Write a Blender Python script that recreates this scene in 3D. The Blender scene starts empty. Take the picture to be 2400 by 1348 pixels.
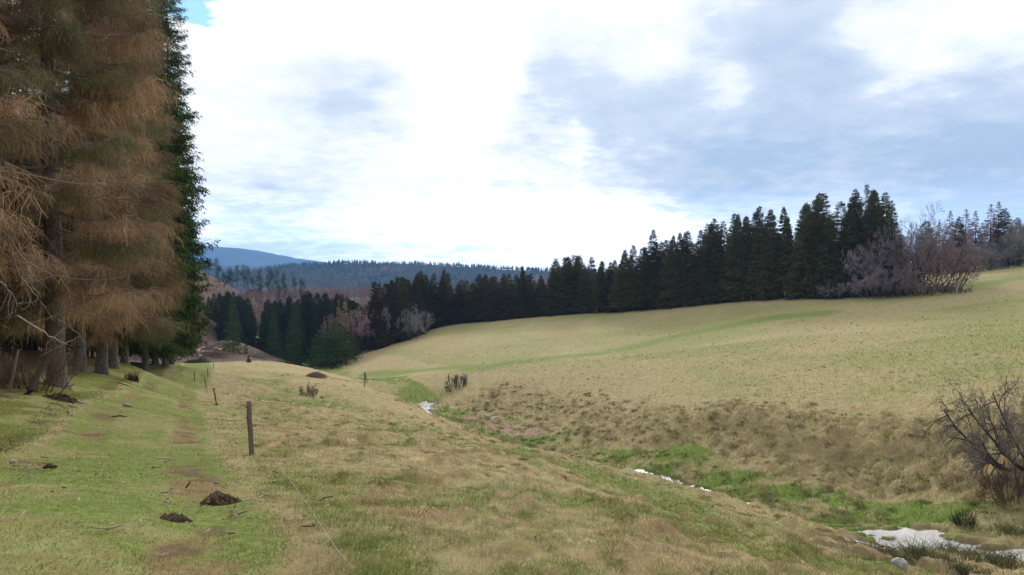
import bpy, math, random
import numpy as np
from mathutils import Vector

# ------------------------------------------------------------------ camera
S = bpy.context.scene
COL = S.collection
F = 1650.0            # focal length of the photograph in its own pixels
CU, CV = 1200.0, 640.0   # principal column and horizon row
cam_d = bpy.data.cameras.new('camera'); cam = bpy.data.objects.new('camera', cam_d); COL.objects.link(cam)
cam_d.sensor_width = 36.0
cam_d.lens = 36.0 * F / 2400.0
cam_d.clip_start = 0.1; cam_d.clip_end = 60000
cam.location = (0, 0, 0)
cam.rotation_euler = (math.radians(90) - math.atan((674 - CV) / F), 0, 0)
S.camera = cam
S.view_settings.view_transform = 'Standard'; S.view_settings.look = 'None'
S.view_settings.exposure = 0.35; S.view_settings.gamma = 1.0
S.cycles.max_bounces = 6; S.cycles.diffuse_bounces = 3; S.cycles.transparent_max_bounces = 8
S.cycles.volume_bounces = 0
S.cycles.use_denoising = True
S.cycles.caustics_reflective = False; S.cycles.caustics_refractive = False

def ray(u, v):
    """world direction of a photo pixel, per metre of depth Y"""
    a = math.atan((674 - CV) / F)
    x = (u - 1200) / F; z = -(v - 674) / F
    y2 = math.cos(a) + z * math.sin(a); z2 = z * math.cos(a) - math.sin(a)
    return x / y2, z2 / y2
# ------------------------------------------------------------------ sun and sky
SUN_AZ, SUN_EL = math.radians(8), math.radians(24)
sd = bpy.data.lights.new('sun', 'SUN'); sd.energy = 1.9; sd.angle = math.radians(10); sd.color = (1, .95, .88)
sun = bpy.data.objects.new('sun', sd); COL.objects.link(sun)
Sdir = Vector((math.sin(SUN_AZ) * math.cos(SUN_EL), math.cos(SUN_AZ) * math.cos(SUN_EL), math.sin(SUN_EL)))
sun.rotation_euler = Sdir.to_track_quat('Z', 'Y').to_euler()

W = bpy.data.worlds.new("World"); S.world = W; W.use_nodes = True
class NT:
    def __init__(s, t): s.t = t; s.n = t.nodes; s.l = t.links
    def new(s, k, **kw):
        n = s.n.new(k)
        for a, b in kw.items(): setattr(n, a, b)
        return n
    def put(s, sock, v):
        if isinstance(v, bpy.types.NodeSocket): s.l.new(v, sock)
        elif v is not None: sock.default_value = v
    def math(s, op, a, b=None, c=None, clamp=False):
        n = s.new('ShaderNodeMath', operation=op, use_clamp=clamp)
        for i, v in enumerate((a, b, c)): s.put(n.inputs[i], v) if v is not None else None
        return n.outputs[0]
    def vmath(s, op, a, b=None):
        n = s.new('ShaderNodeVectorMath', operation=op)
        s.put(n.inputs[0], a)
        if b is not None: s.put(n.inputs[3 if op == 'SCALE' else 1], b)
        return n.outputs['Value' if op in ('DOT_PRODUCT', 'LENGTH') else 'Vector']
    def noise(s, vec, scale, detail=4, rough=.5, dist=0, col=False):
        n = s.new('ShaderNodeTexNoise'); s.put(n.inputs['Vector'], vec)
        n.inputs['Scale'].default_value = scale; n.inputs['Detail'].default_value = detail
        n.inputs['Roughness'].default_value = rough; n.inputs['Distortion'].default_value = dist
        return n.outputs['Color' if col else 'Fac']
    def ramp(s, v, a, b, c=0., d=1., smooth=True):
        n = s.new('ShaderNodeMapRange'); n.interpolation_type = 'SMOOTHSTEP' if smooth else 'LINEAR'
        s.put(n.inputs[0], v); s.put(n.inputs[1], a); s.put(n.inputs[2], b); s.put(n.inputs[3], c); s.put(n.inputs[4], d)
        return n.outputs[0]
    def mix(s, f, a, b, mode='MIX'):
        n = s.new('ShaderNodeMix', data_type='RGBA', blend_type=mode); n.clamp_factor = True
        s.put(n.inputs[0], f)
        for i, v in ((6, a), (7, b)):
            if isinstance(v, tuple) and len(v) == 3: v = v + (1,)
            s.put(n.inputs[i], v)
        return n.outputs[2]
def sky_dir(u, v):
    x, z = ray(u, v); q = Vector((x, 1, z)); q.normalize(); return tuple(q)
def build_world():
    t = NT(W.node_tree); t.n.clear()
    out = t.new('ShaderNodeOutputWorld'); bg = t.new('ShaderNodeBackground'); t.l.new(bg.outputs[0], out.inputs[0])
    bg.inputs[1].default_value = 0.1
    sky = t.new('ShaderNodeTexSky', sky_type='NISHITA', sun_disc=False, sun_elevation=SUN_EL, sun_rotation=SUN_AZ)
    sky.altitude = 500; sky.air_density = 1.0; sky.dust_density = .6
    d = t.new('ShaderNodeTexCoord').outputs['Generated']
    sep = t.new('ShaderNodeSeparateXYZ'); t.l.new(d, sep.inputs[0])
    zz = t.math('ADD', t.math('MAXIMUM', sep.outputs[2], 0.0), .16)
    cmb = t.new('ShaderNodeCombineXYZ')
    t.l.new(t.math('DIVIDE', sep.outputs[0], zz), cmb.inputs[0]); t.l.new(t.math('DIVIDE', sep.outputs[1], zz), cmb.inputs[1])
    P = cmb.outputs[0]      # the cloud layer seen from below
    n1 = t.noise(P, 1.1, 6, .55); n2 = t.noise(P, 3.6, 6, .58); n3 = t.noise(P, 9, 5, .6)
    wc = t.noise(P, 1.6, 5, .55, col=True)
    wv = t.vmath('SCALE', t.vmath('SUBTRACT', wc, (.5, .5, .5)), .13)
    wv2 = t.vmath('SCALE', t.vmath('SUBTRACT', t.noise(P, 7, 4, .6, col=True), (.5, .5, .5)), .06)
    dw = t.vmath('NORMALIZE', t.vmath('ADD', t.vmath('ADD', d, wv), wv2))
    def blob(u, v, r, amp, hard=.0):
        dd = t.vmath('DISTANCE', dw, sky_dir(u, v)) if False else None
        n = t.new('ShaderNodeVectorMath', operation='DISTANCE'); t.put(n.inputs[0], dw); n.inputs[1].default_value = sky_dir(u, v)
        return t.ramp(n.outputs['Value'], r * hard, r, amp, 0.)
    def addup(bl):
        s_ = None
        for b in bl:
            o = blob(*b); s_ = o if s_ is None else t.math('ADD', s_, o)
        return s_
    # grey-blue undersides (positive) and bright gaps (negative)
    shade = addup([(2360, 380, .26, .74), (2280, 520, .16, .34), (1950, 330, .28, .36), (1580, 240, .28, .46), (1310, 310, .19, .42),
                   (1900, 60, .24, .46), (1280, 60, .14, .24), (880, 270, .17, .44), (760, 200, .13, .26), (1640, 430, .18, .44),
                   (2400, 620, .20, .35), (560, 545, .11, .40), (640, 560, .13, .38), (750, 600, .12, .25), (820, 590, .08, .15), (1850, 480, .16, .22),
                   (700, 470, .10, .12), (620, 250, .10, .08),
                   (2130, 140, .075, -.50, .0), (1700, 215, .07, -.38), (1330, 500, .15, -.42), (1150, 130, .10, -.25), (2350, 40, .10, -.12),
                   (1430, 590, .10, -.45), (1000, 430, .14, -.28), (1345, 350, .035, -.30, .2), (2000, 60, .05, -.2)])
    shade = t.math('ADD', shade, t.math('MULTIPLY', t.math('SUBTRACT', n1, .5), .75))
    shade = t.math('ADD', shade, t.math('MULTIPLY', t.math('SUBTRACT', n2, .5), .70))
    shade = t.math('ADD', shade, t.math('MULTIPLY', t.math('SUBTRACT', n3, .5), t.ramp(sep.outputs[2], .30, .05, .35, 1.1)))
    # away from the picture: a broken overcast
    away = t.ramp(sep.outputs[1], .75, .45)
    shade = t.math('ADD', shade, t.math('MULTIPLY', away, t.ramp(n1, .35, .65, .15, .75)))
    shade = t.ramp(shade, -.02, 1.05, 0, 1, smooth=False)
    # brightness: whiter towards the hidden sun
    n = t.new('ShaderNodeVectorMath', operation='DISTANCE'); t.put(n.inputs[0], d); n.inputs[1].default_value = tuple(Sdir)
    near = t.ramp(n.outputs['Value'], .95, .0)
    white = t.mix(near, (8.9, 9.3, 10.0), (12, 11.8, 11.6))
    lit = t.new('ShaderNodeVectorMath', operation='SCALE')
    grey = (3.9, 4.95, 6.5)
    c1 = t.mix(t.ramp(shade, 0, .60, smooth=False), white, (6.6, 7.2, 8.2))
    c2 = t.mix(t.ramp(shade, .5, 1.05, smooth=False), c1, grey)
    # clear blue hole
    hole = addup([(485, 40, .048, 1.0), (440, -20, .05, 1.0), (400, -90, .06, .9)])
    hole = t.ramp(t.math('ADD', hole, t.math('MULTIPLY', t.math('SUBTRACT', n3, .5), 1.2)), .45, .8)
    low = t.math('MULTIPLY', t.ramp(n2, .48, .66), t.math('MULTIPLY', t.ramp(sep.outputs[2], .16, .03), .55))
    low = t.math('MULTIPLY', low, t.ramp(sep.outputs[0], .15, -.1))
    skyc = t.vmath('MULTIPLY', sky.outputs[0], (1.0, 1.25, 1.35))
    skyb = t.vmath('ADD', t.vmath('SCALE', skyc, .5), (2.4, 4.4, 6.0))
    c3 = t.mix(hole, t.mix(low, c2, (4.9, 6.1, 7.9)), skyb)
    # the hidden low sun makes the rim of the sky far brighter than the rest
    rim = t.math('MULTIPLY', t.ramp(sep.outputs[2], .13, .0), t.ramp(sep.outputs[1], .5, .95))
    c4 = t.vmath('SCALE', c3, t.math('ADD', 1.0, t.math('MULTIPLY', rim, 2.0)))
    t.l.new(c4, bg.inputs[0])
build_world()

# ------------------------------------------------------------------ helpers
def tag(o, label=None, cat=None, group=None, kind=None):
    if label: o['label'] = label
    if cat: o['category'] = cat
    if group: o['group'] = group
    if kind: o['kind'] = kind
    return o
def me_new(name, V, faces, mats, attrs=None, smooth=False, mi=None):
    """faces: list of int arrays (m,k); attrs: dict name -> (n,) or (n,3) per vertex"""
    me = bpy.data.meshes.new(name)
    V = np.asarray(V, np.float32)
    faces = [np.asarray(f, np.int32) for f in faces if len(f)]
    me.vertices.add(len(V)); me.vertices.foreach_set('co', V.ravel())
    nl = sum(f.size for f in faces); nf = sum(len(f) for f in faces)
    me.loops.add(nl); me.loops.foreach_set('vertex_index', np.concatenate([f.ravel() for f in faces]))
    tot = np.concatenate([np.full(len(f), f.shape[1], np.int32) for f in faces])
    st = np.concatenate([[0], np.cumsum(tot)[:-1]]).astype(np.int32)
    me.polygons.add(nf); me.polygons.foreach_set('loop_start', st); me.polygons.foreach_set('loop_total', tot)
    if mi is not None: me.polygons.foreach_set('material_index', np.asarray(mi, np.int32))
    if smooth: me.polygons.foreach_set('use_smooth', np.ones(nf, bool))
    me.update(calc_edges=True)
    for k, a in (attrs or {}).items():
        a = np.asarray(a, np.float32)
        if a.ndim == 1:
            at = me.attributes.new(k, 'FLOAT', 'POINT'); at.data.foreach_set('value', a)
        else:
            at = me.attributes.new(k, 'FLOAT_COLOR', 'POINT')
            at.data.foreach_set('color', np.concatenate([a, np.ones((len(a), 1), np.float32)], 1).ravel())
    for m in (mats if isinstance(mats, (list, tuple)) else [mats]): me.materials.append(m)
    return me
def link(name, me, parent=None):
    o = bpy.data.objects.new(name, me); COL.objects.link(o)
    if parent: o.parent = parent
    return o
def empty(name, loc=(0, 0, 0), rz=0, sc=1):
    o = bpy.data.objects.new(name, None); COL.objects.link(o); o.location = loc; o.rotation_euler = (0, 0, rz)
    o.scale = (sc, sc, sc) if not isinstance(sc, tuple) else sc
    return o
def copy_tree(o, parent=None):
    c = o.copy(); COL.objects.link(c); c.parent = parent
    for ch in [q for q in KIDS.get(o.name, [])]: copy_tree(ch, c)
    return c
KIDS = {}
def part(name, me, parent):
    o = link(name, me, parent); KIDS.setdefault(parent.name, []).append(o); return o
def hash2(i, j, seed):
    n = (i.astype(np.int64) * 374761393 + j.astype(np.int64) * 668265263 + seed * 974634777) & 0xffffffff
    n = ((n ^ (n >> 13)) * 1274126177) & 0xffffffff
    return ((n ^ (n >> 16)) & 0xffffff) / float(0x1000000)
def vn(x, y, sc, seed=0):
    x = np.asarray(x, float) / sc; y = np.asarray(y, float) / sc
    i = np.floor(x); j = np.floor(y); fx = x - i; fy = y - j
    fx = fx * fx * (3 - 2 * fx); fy = fy * fy * (3 - 2 * fy)
    a = hash2(i, j, seed); b = hash2(i + 1, j, seed); c = hash2(i, j + 1, seed); d = hash2(i + 1, j + 1, seed)
    return (a + (b - a) * fx) * (1 - fy) + (c + (d - c) * fx) * fy
def fbm(x, y, sc, seed=0, oc=4):
    s = 0; w = 0
    for k in range(oc):
        s = s + vn(x, y, sc / 2 ** k, seed + 17 * k) * .5 ** k; w += .5 ** k
    return s / w
def cells(x, y, sc, seed=0):
    """distance to the nearest of jittered cell points (in cells) and that point's random number"""
    x = np.asarray(x) / sc; y = np.asarray(y) / sc; i = np.floor(x); j = np.floor(y)
    best = np.full(x.shape, 9.); rnd = np.zeros(x.shape)
    for a in (-1, 0, 1):
        for b in (-1, 0, 1):
            px = i + a + hash2(i + a, j + b, seed); py = j + b + hash2(i + a, j + b, seed + 5)
            dd = np.hypot(x - px, y - py); m = dd < best
            best = np.where(m, dd, best); rnd = np.where(m, hash2(i + a, j + b, seed + 9), rnd)
    return best, rnd
def sstep(a, b, x):
    q = np.clip((np.asarray(x) - a) / (b - a), 0, 1); return q * q * (3 - 2 * q)
SD = np.array([-.4254, .9050]); TD = np.array([.9050, .4254])   # along the valley, across it
def st(x, y): return x * SD[0] + y * SD[1], x * TD[0] + y * TD[1]
def xy(s, t): return s * SD[0] + t * TD[0], s * SD[1] + t * TD[1]
# ------------------------------------------------------------------ the lie of the land
CP = []
def px(*rows):
    for u, v, Y in rows:
        rx, rz = ray(u, v); CP.append((rx * Y, Y, rz * Y))
def stp(*rows):
    for s, t, z in rows:
        x, y = xy(s, t); CP.append((x, y, z))
# track on the near hillside
stp((-40, 0, 3.6), (-20, 0, 1.1), (0, 0, -1.62), (15, 0, -3.6), (30, 0, -5.65), (46, 0, -7.7), (60, 0, -9.3), (80, 1, -10.7), (99, 2, -11.7),
    (120, 2, -13.8), (150, 0, -19), (200, 0, -29))
# bank and wooded slope above the track
px((370, 857, 62), (410, 856, 64), (300, 853, 50), (238, 871, 40), (186, 868, 36), (130, 903, 24.5))
stp((-20, -12, 4.6), (0, -4, -.5), (0, -12, 2.0), (0, -40, 6), (16, -3.2, -3.3), (16, -8, -1.6), (16, -25, 2), (29, -10, -2.4), (29, -30, .5), (45, -9, -4.9),
    (45, -40, -1.5), (70, -20, -7), (70, -60, -6), (95, -10, -11), (100, -30, -9), (120, -60, -6))
# convex pasture right of the track
stp((0, 5, -2.2), (5, 3, -2.35), (15, 6, -4.05), (30, 6, -6.3), (46, 6, -8.3), (60, 8, -10.1), (80, 9, -11.7), (-20, 12, -1.2), (-20, 24, -5.5), (5, 20, -6.6))
px((2080, 1356, 14), (1900, 1266, 16.5), (1700, 1180, 20), (1480, 1110, 27), (1250, 1062, 38), (1100, 1010, 50), (960, 940, 68), (850, 900, 88), (725, 862, 115),
   (600, 842, 112), (500, 848, 98))
# stream floor
px((2180, 1262, 31), (2000, 1220, 36), (1560, 1133, 50), (1250, 1057, 68), (1040, 986, 90), (970, 946, 108), (800, 890, 150), (735, 872, 172),
   (2200, 1195, 35), (2380, 1300, 27.5), (1400, 1100, 58), (2100, 1160, 39))
stp((-20, 29, -7.6), (-40, 29, -5), (195, 32, -26), (240, 32, -30), (300, 35, -35), (25, 26, -11.9), (45, 26.5, -14.4), (65, 26.5, -16.4), (90, 27, -18.2), (130, 26, -20.2), (160, 24, -23.5))
# far bank and big meadow
px((1300, 930, 92), (1500, 960, 72), (1700, 990, 58), (1900, 1045, 48.5), (2100, 1040, 45), (2300, 1000, 42), (2380, 1150, 34), (1600, 1060, 54),
   (2400, 900, 48), (2400, 800, 75), (2400, 715, 122), (2400, 664, 152), (2400, 624, 195), (2100, 900, 62), (2100, 800, 95), (2100, 725, 138),
   (2110, 692, 160), (2250, 684, 152), (1800, 900, 72), (1800, 800, 115), (1800, 740, 155), (1800, 703, 180), (1500, 900, 88), (1500, 830, 130), (1500, 770, 175), (1500, 726, 210),
   (1200, 850, 125), (1200, 900, 103), (1200, 800, 170), (1200, 745, 235), (1000, 880, 122), (1000, 830, 165), (1000, 792, 205), (1035, 765, 235),
   (850, 860, 165), (850, 826, 200), (760, 856, 188), (730, 860, 195), (1920, 698, 172))
# ground out of sight behind the trees, and the far side of the valley
stp((20, 80, -3.5), (0, 60, -1), (-20, 80, 3), (0, 110, 2))
for u, Y, z in ((2300, 260, 4), (2000, 230, -3), (1800, 250, -6), (1500, 290, -12), (1200, 320, -19), (1000, 330, -26), (850, 300, -31), (740, 280, -33)):
    CP.append(((u - 1200) / F * Y, Y, z))
px((480, 822, 165), (560, 832, 170), (480, 740, 215), (470, 668, 265), (560, 690, 330), (600, 782, 300), (420, 700, 230), (640, 770, 330), (520, 800, 190))
for u, Y, z in ((620, 430, -22), (900, 440, -30), (1300, 450, -30), (1800, 450, -18), (2300, 450, 0), (300, 400, -8), (650, 240, -33), (560, 215, -27)):
    CP.append(((u - 1200) / F * Y, Y, z))
CP = np.array(CP)
def tps_fit(P, lam=.4):
    n = len(P); q = P[:, :2] / 100.
    r2 = ((q[:, None] - q[None]) ** 2).sum(-1); K = .5 * r2 * np.log(r2 + 1e-12)
    K += lam * 1e-3 * np.eye(n)
    A = np.zeros((n + 3, n + 3)); A[:n, :n] = K; A[:n, n] = 1; A[:n, n + 1:] = q; A[n, :n] = 1; A[n + 1:, :n] = q.T
    return np.linalg.solve(A, np.concatenate([P[:, 2], [0, 0, 0]]))
WT = tps_fit(CP)
def tps(x, y):
    q = CP[:, :2] / 100.; o = np.empty(x.size); X = np.stack([x.ravel(), y.ravel()], 1) / 100.
    for a in range(0, len(X), 40000):
        b = X[a:a + 40000]; r2 = ((b[:, None] - q[None]) ** 2).sum(-1)
        o[a:a + 40000] = (.5 * r2 * np.log(r2 + 1e-12)) @ WT[:len(CP)] + WT[len(CP)] + b @ WT[len(CP) + 1:]
    return o.reshape(x.shape)
GX0, GY0, GS = -300., -70., 1.5
gx = np.arange(GX0, 420, GS); gy = np.arange(GY0, 540, GS)
GH = tps(*np.meshgrid(gx, gy))
GHp = np.pad(GH, 2, mode='edge')
def base(x, y):
    x = np.asarray(x, float); y = np.asarray(y, float)
    fx = np.clip((x - GX0) / GS, 0, len(gx) - 1.001); fy = np.clip((y - GY0) / GS, 0, len(gy) - 1.001)
    i = np.floor(fx).astype(int); j = np.floor(fy).astype(int); a = fx - i; b = fy - j
    def w(t): return (-.5 * t + t * t - .5 * t ** 3, 1 - 2.5 * t * t + 1.5 * t ** 3, .5 * t + 2 * t * t - 1.5 * t ** 3, -.5 * t * t + .5 * t ** 3)
    wa = w(a); wb = w(b); z = 0
    for m in range(4):
        for n in range(4): z = z + wb[m] * wa[n] * GHp[j + 1 + m, i + 1 + n]
    r = np.hypot(x, y)
    far = sstep(360, 620, r); back = sstep(-10, -60, y)
    return z * (1 - far) + (-55) * far + 0 * back
def at(u, v, y0=4., y1=420.):
    """where the sight line of a photo pixel first meets the ground"""
    rx, rz = ray(u, v); Y = np.exp(np.linspace(math.log(y0), math.log(y1), 2500))
    d = rz * Y - base(rx * Y, Y); k = np.nonzero(d < 0)[0]
    if not len(k): k = [int(np.argmin(np.abs(d)))]
    Yk = Y[k[0]]; return rx * Yk, Yk, float(base(np.array([rx * Yk]), np.array([Yk]))[0])
def gz(x, y): return float(base(np.array([x]), np.array([y]))[0])
def poly_dist(x, y, pts):
    best = np.full(np.shape(x), 1e9)
    for (ax, ay), (bx, by) in zip(pts[:-1], pts[1:]):
        dx, dy = bx - ax, by - ay; L = dx * dx + dy * dy + 1e-9
        q = np.clip(((x - ax) * dx + (y - ay) * dy) / L, 0, 1)
        best = np.minimum(best, np.hypot(x - ax - q * dx, y - ay - q * dy))
    return best
def line(*uv): return [at(u, v)[:2] for u, v in uv]
STREAM = [line((2395, 1312), (2330, 1298), (2235, 1280), (2150, 1258), (2070, 1242)), line((2010, 1232), (1910, 1226), (1760, 1180), (1650, 1141), (1600, 1130), (1540, 1114), (1490, 1102)),
          line((1255, 1056), (1230, 1052), (1170, 1042)), line((1110, 1022), (1045, 992), (1010, 968), (1000, 948), (950, 943)), line((960, 945), (1000, 944)),
          line((812, 892), (790, 887), (770, 884)), line((1150, 985), (1160, 975)), line((2110, 1270), (2050, 1290), (2110, 1310), (2130, 1340)),
          line((2210, 1335), (2290, 1340)), line((1925, 1153), (1945, 1149))]
SW = [1.8, .42, .8, .9, 1.2, .9, .4, 1.6, .7, .25]
BANDS = [(line((860, 878), (1000, 868), (1150, 858), (1350, 835), (1550, 797), (1650, 775), (1800, 747), (1930, 735)), 5.5, 1.),
         (line((1700, 770), (1850, 790), (1950, 770)), 6, .25), (line((2240, 722), (2330, 712), (2400, 705)), 5, .8),
         (line((2270, 672), (2340, 660), (2400, 650)), 9, .9), (line((1640, 860), (1760, 900)), 5, .55), (line((1040, 762), (1200, 748)), 4, .5),
         (line((870, 905), (950, 918), (1040, 925)), 4.0, .6), (line((2050, 760), (2200, 740)), 3, .4), (line((1720, 925), (1850, 915)), 2., .5)]
def stream_d(x, y):
    d = np.full(np.shape(x), 1e9)
    for p, w in zip(STREAM, SW): d = np.minimum(d, poly_dist(x, y, p) / w)
    return d       # 1 at the nominal half width
T0, T1 = -.85, .0
def track_t(s): return -.85 + 2.6 * sstep(45, 85, s)
def zones(x, y):
    x = np.asarray(x, float); y = np.asarray(y, float)
    s, t = st(x, y); r = np.hypot(x, y)
    Z = {}
    wob = (fbm(x, y, 6, 3) - .5)
    tt = t - track_t(s) + wob * .7
    Z['tt'] = tt
    Z['track'] = sstep(1.9, 1.4, np.abs(tt)) * sstep(108, 96, s)
    Z['rut'] = (sstep(.55, .15, np.abs(np.abs(tt + .05) - 1.05))) * sstep(100, 70, s) * sstep(.30, .5, fbm(x, y, 3.5, 8))
    Z['wood'] = sstep(-2.6, -4.2, tt) * sstep(-5, 10, 130 - s)
    Z['verge'] = sstep(-1.5, -2.2, tt) * (1 - Z['wood'])
    Z['near'] = sstep(1.4, 2.0, tt) * sstep(26.5, 24, t) * sstep(130, 110, s)
    fl = sstep(24, 27.5, t + wob * 2) * sstep(37, 34, t + wob * 4)
    Z['floor'] = fl
    bank = sstep(34, 38, t + wob * 3) * sstep(51, 40, t + wob * 7) * sstep(112, 90, s) * sstep(-10, 5, s)
    Z['bank'] = bank
    b = 0
    for p, w, a in BANDS: b = np.maximum(b, a * .85 * sstep(1.5, .1, poly_dist(x, y, p) / w + wob * .7))
    Z['band'] = b
    Z['sd'] = stream_d(x, y)
    return Z
MUD = [at(u, v)[:2] + (r,) for u, v, r in ((510, 1168, .26), (410, 1205, .20), (600, 1190, .14), (40, 1300, .22), (110, 1215, .26), (150, 945, .5), (230, 1150, .2), (30, 1180, .2))]
def detail(x, y, Z=None):
    x = np.asarray(x, float); y = np.asarray(y, float)
    Z = Z or zones(x, y); r = np.hypot(x, y)
    s, t = st(x, y)
    d = (fbm(x, y, 9, 1) - .5) * .35 * sstep(2, 20, r)
    # hummocks in the rough pasture
    wx = x + (vn(x, y, 1.1, 41) - .5) * .7; wy = y + (vn(x, y, 1.1, 42) - .5) * .7
    c1, q1 = cells(wx, wy, .95, 2); c2, q2 = cells(wx, wy, .42, 4)
    hm = sstep(.62, .0, c1) * sstep(.45, 1, q1) * .19 + sstep(.6, .05, c2) * q2 * .07
    d = d + hm * Z['near'] * sstep(1.5, 4, Z['tt']) * (1 - .6 * sstep(40, 90, r))
    d = d + (fbm(x, y, .6, 6, 3) - .5) * .05 * (1 - Z['track'] * .6)
    # tussocky bank
    c3, q3 = cells(wx, wy, 1.25, 12); c4, q4 = cells(wx, wy, .6, 13)
    tus = sstep(.65, .05, c3) * sstep(.15, 1, q3) * .55 + sstep(.6, .05, c4) * q4 * .22
    d = d + tus * np.maximum(Z['bank'], Z['floor'] * .28 * sstep(.4, .7, fbm(x, y, 4, 30)))
    mead = sstep(46, 54, t) * (1 - Z['bank'])
    d = d + sstep(.5, .1, c2) * q2 * .10 * mead + sstep(.55, .05, c1) * sstep(.5, 1, q1) * .12 * mead
    # the slumped lip of the far bank
    lp = LIP; dl = poly_dist(x, y, lp); side = LIPN(x, y)
    lipn = (vn(x, y, 2.2, 77) - .5) * 1.6
    d = d + .55 * sstep(-.3, 1.2, side + lipn * .5) * sstep(6, .5, dl) - .35 * sstep(.2, -1.0, side + lipn * .5) * sstep(3.5, .3, dl)
    # stream bed
    d = d - sstep(1.25, .45, Z['sd'] + (fbm(x, y, .9, 31, 4) - .5) * 2.4 + (vn(x, y, .3, 35) - .5) * .9) * .34
    # ruts, forest floor, clods
    d = d - Z['rut'] * .05 + Z['wood'] * ((fbm(x, y, 1.3, 21) - .5) * .22)
    return d
LIP = line((1560, 1035), (1700, 1000), (1860, 1052), (1960, 1062), (2060, 1072), (2200, 1040), (2330, 1040))
def LIPN(x, y):
    # signed: positive uphill of the lip (larger t)
    s, t = st(x, y); L = sorted([st(a, b) for a, b in LIP]); ls = [a for a, b in L]; lt = [b for a, b in L]
    return t - np.interp(s, ls, lt)
def height(x, y):
    return base(x, y) + detail(x, y) * (1 - sstep(150, 260, np.hypot(x, y)) * .7)

GAP = at(602, 785)[:2]
def masks(X, Y, Z):
    n1 = fbm(X, Y, 3.2, 90); n2 = fbm(X, Y, .55, 91, 3); n3 = fbm(X, Y, 14, 92)
    s, t = st(X, Y)
    green = .75 * sstep(.40, .60, n1 * .6 + n3 * .4 + (n2 - .5) * .5) * (.65 + .35 * sstep(3, 9, Z['tt']))
    mead = sstep(44, 52, t); green = green * sstep(18, 9, t)
    green = np.where(mead > .5, .24 + .34 * sstep(.35, .65, n3 * .7 + n2 * .3), green)
    green = np.maximum(green, Z['band'])
    green = np.maximum(green, Z['track'] * (.95 - .42 * sstep(.42, .62, n1 * .6 + n2 * .4)))
    green = np.where(Z['tt'] < -1.9, .60 + .4 * sstep(.42, .62, n1), green)
    green = np.maximum(green, sstep(4.2, 1.8, Z['tt']) * sstep(1.6, 2.2, Z['tt']) * sstep(24, 10, s) * (.35 + .5 * n1))
    green = np.where(Z['floor'] > .3, .35 + .75 * sstep(.42, .56, fbm(X, Y, 5, 33) + (n2 - .5) * .3), green)
    lush = .6 * Z['floor'] * sstep(.42, .62, fbm(X, Y, 5, 33) * .6 + n2 * .4) * sstep(75, 40, s) * sstep(2, 12, s)
    brown = np.maximum(.95 * Z['rut'] * sstep(.36, .58, fbm(X, Y, .9, 97, 4)), .38 * Z['bank'] * sstep(.38, .62, n1 * .5 + n2 * .5) + .22 * sstep(.52, .68, n1 * .4 + n2 * .6) * Z['near'])
    reed = sstep(.9, .3, poly_dist(X, Y, line((1080, 985), (1170, 1000), (1230, 1015))) / 3.6) 
    brown = np.maximum(brown, reed)
    mud_shade = .62 * Z['rut'] * sstep(.47, .62, fbm(X, Y, .5, 96, 3)) + sstep(1.5, .8, Z['sd'] + (n2 - .5) * 1.6) * .55
    sl_ = LIPN(X, Y) + (vn(X, Y, 2.2, 77) - .5) * .8; mud_shade = np.maximum(mud_shade, .42 * sstep(-1.3, -.6, sl_) * sstep(.35, -.2, sl_) * sstep(1, .3, poly_dist(X, Y, LIP) / 3) * sstep(.35, .5, n1) * (Z['bank'] > .05))  # dark band under the lip: soil colour doubling as the tussock ridge's shade
    for mx, my, mr in MUD:
        mud_shade = np.maximum(mud_shade, .45 * sstep(1.3, .25, np.hypot(X - mx, Y - my) / mr + (fbm(X, Y, .35, 95, 4) - .5) * 2.4))
    litter = Z['wood'] + .75 * Z['verge'] * sstep(.42, .56, n2 * .5 + n1 * .5)
    moss = sstep(.42, .56, n1 * .7 + n2 * .3) * sstep(-1.8, -2.6, Z['tt']) * sstep(-9, -6.0, Z['tt'])
    slash = np.maximum(sstep(103, 106, s - 1.25 * (t - 2) + n1 * 3) * sstep(26, 18, t), sstep(140, 165, s) * sstep(30, 24, t)); slash = np.maximum(slash, sstep(300, 330, np.hypot(X, Y)) * (X < 60)) * sstep(9, 14, np.hypot(X - GAP[0], Y - GAP[1]))
    return dict(green=green, brown=brown, mud_shade=mud_shade, litter=litter, moss=moss, lush=lush, slash=slash, reed=reed)

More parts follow.
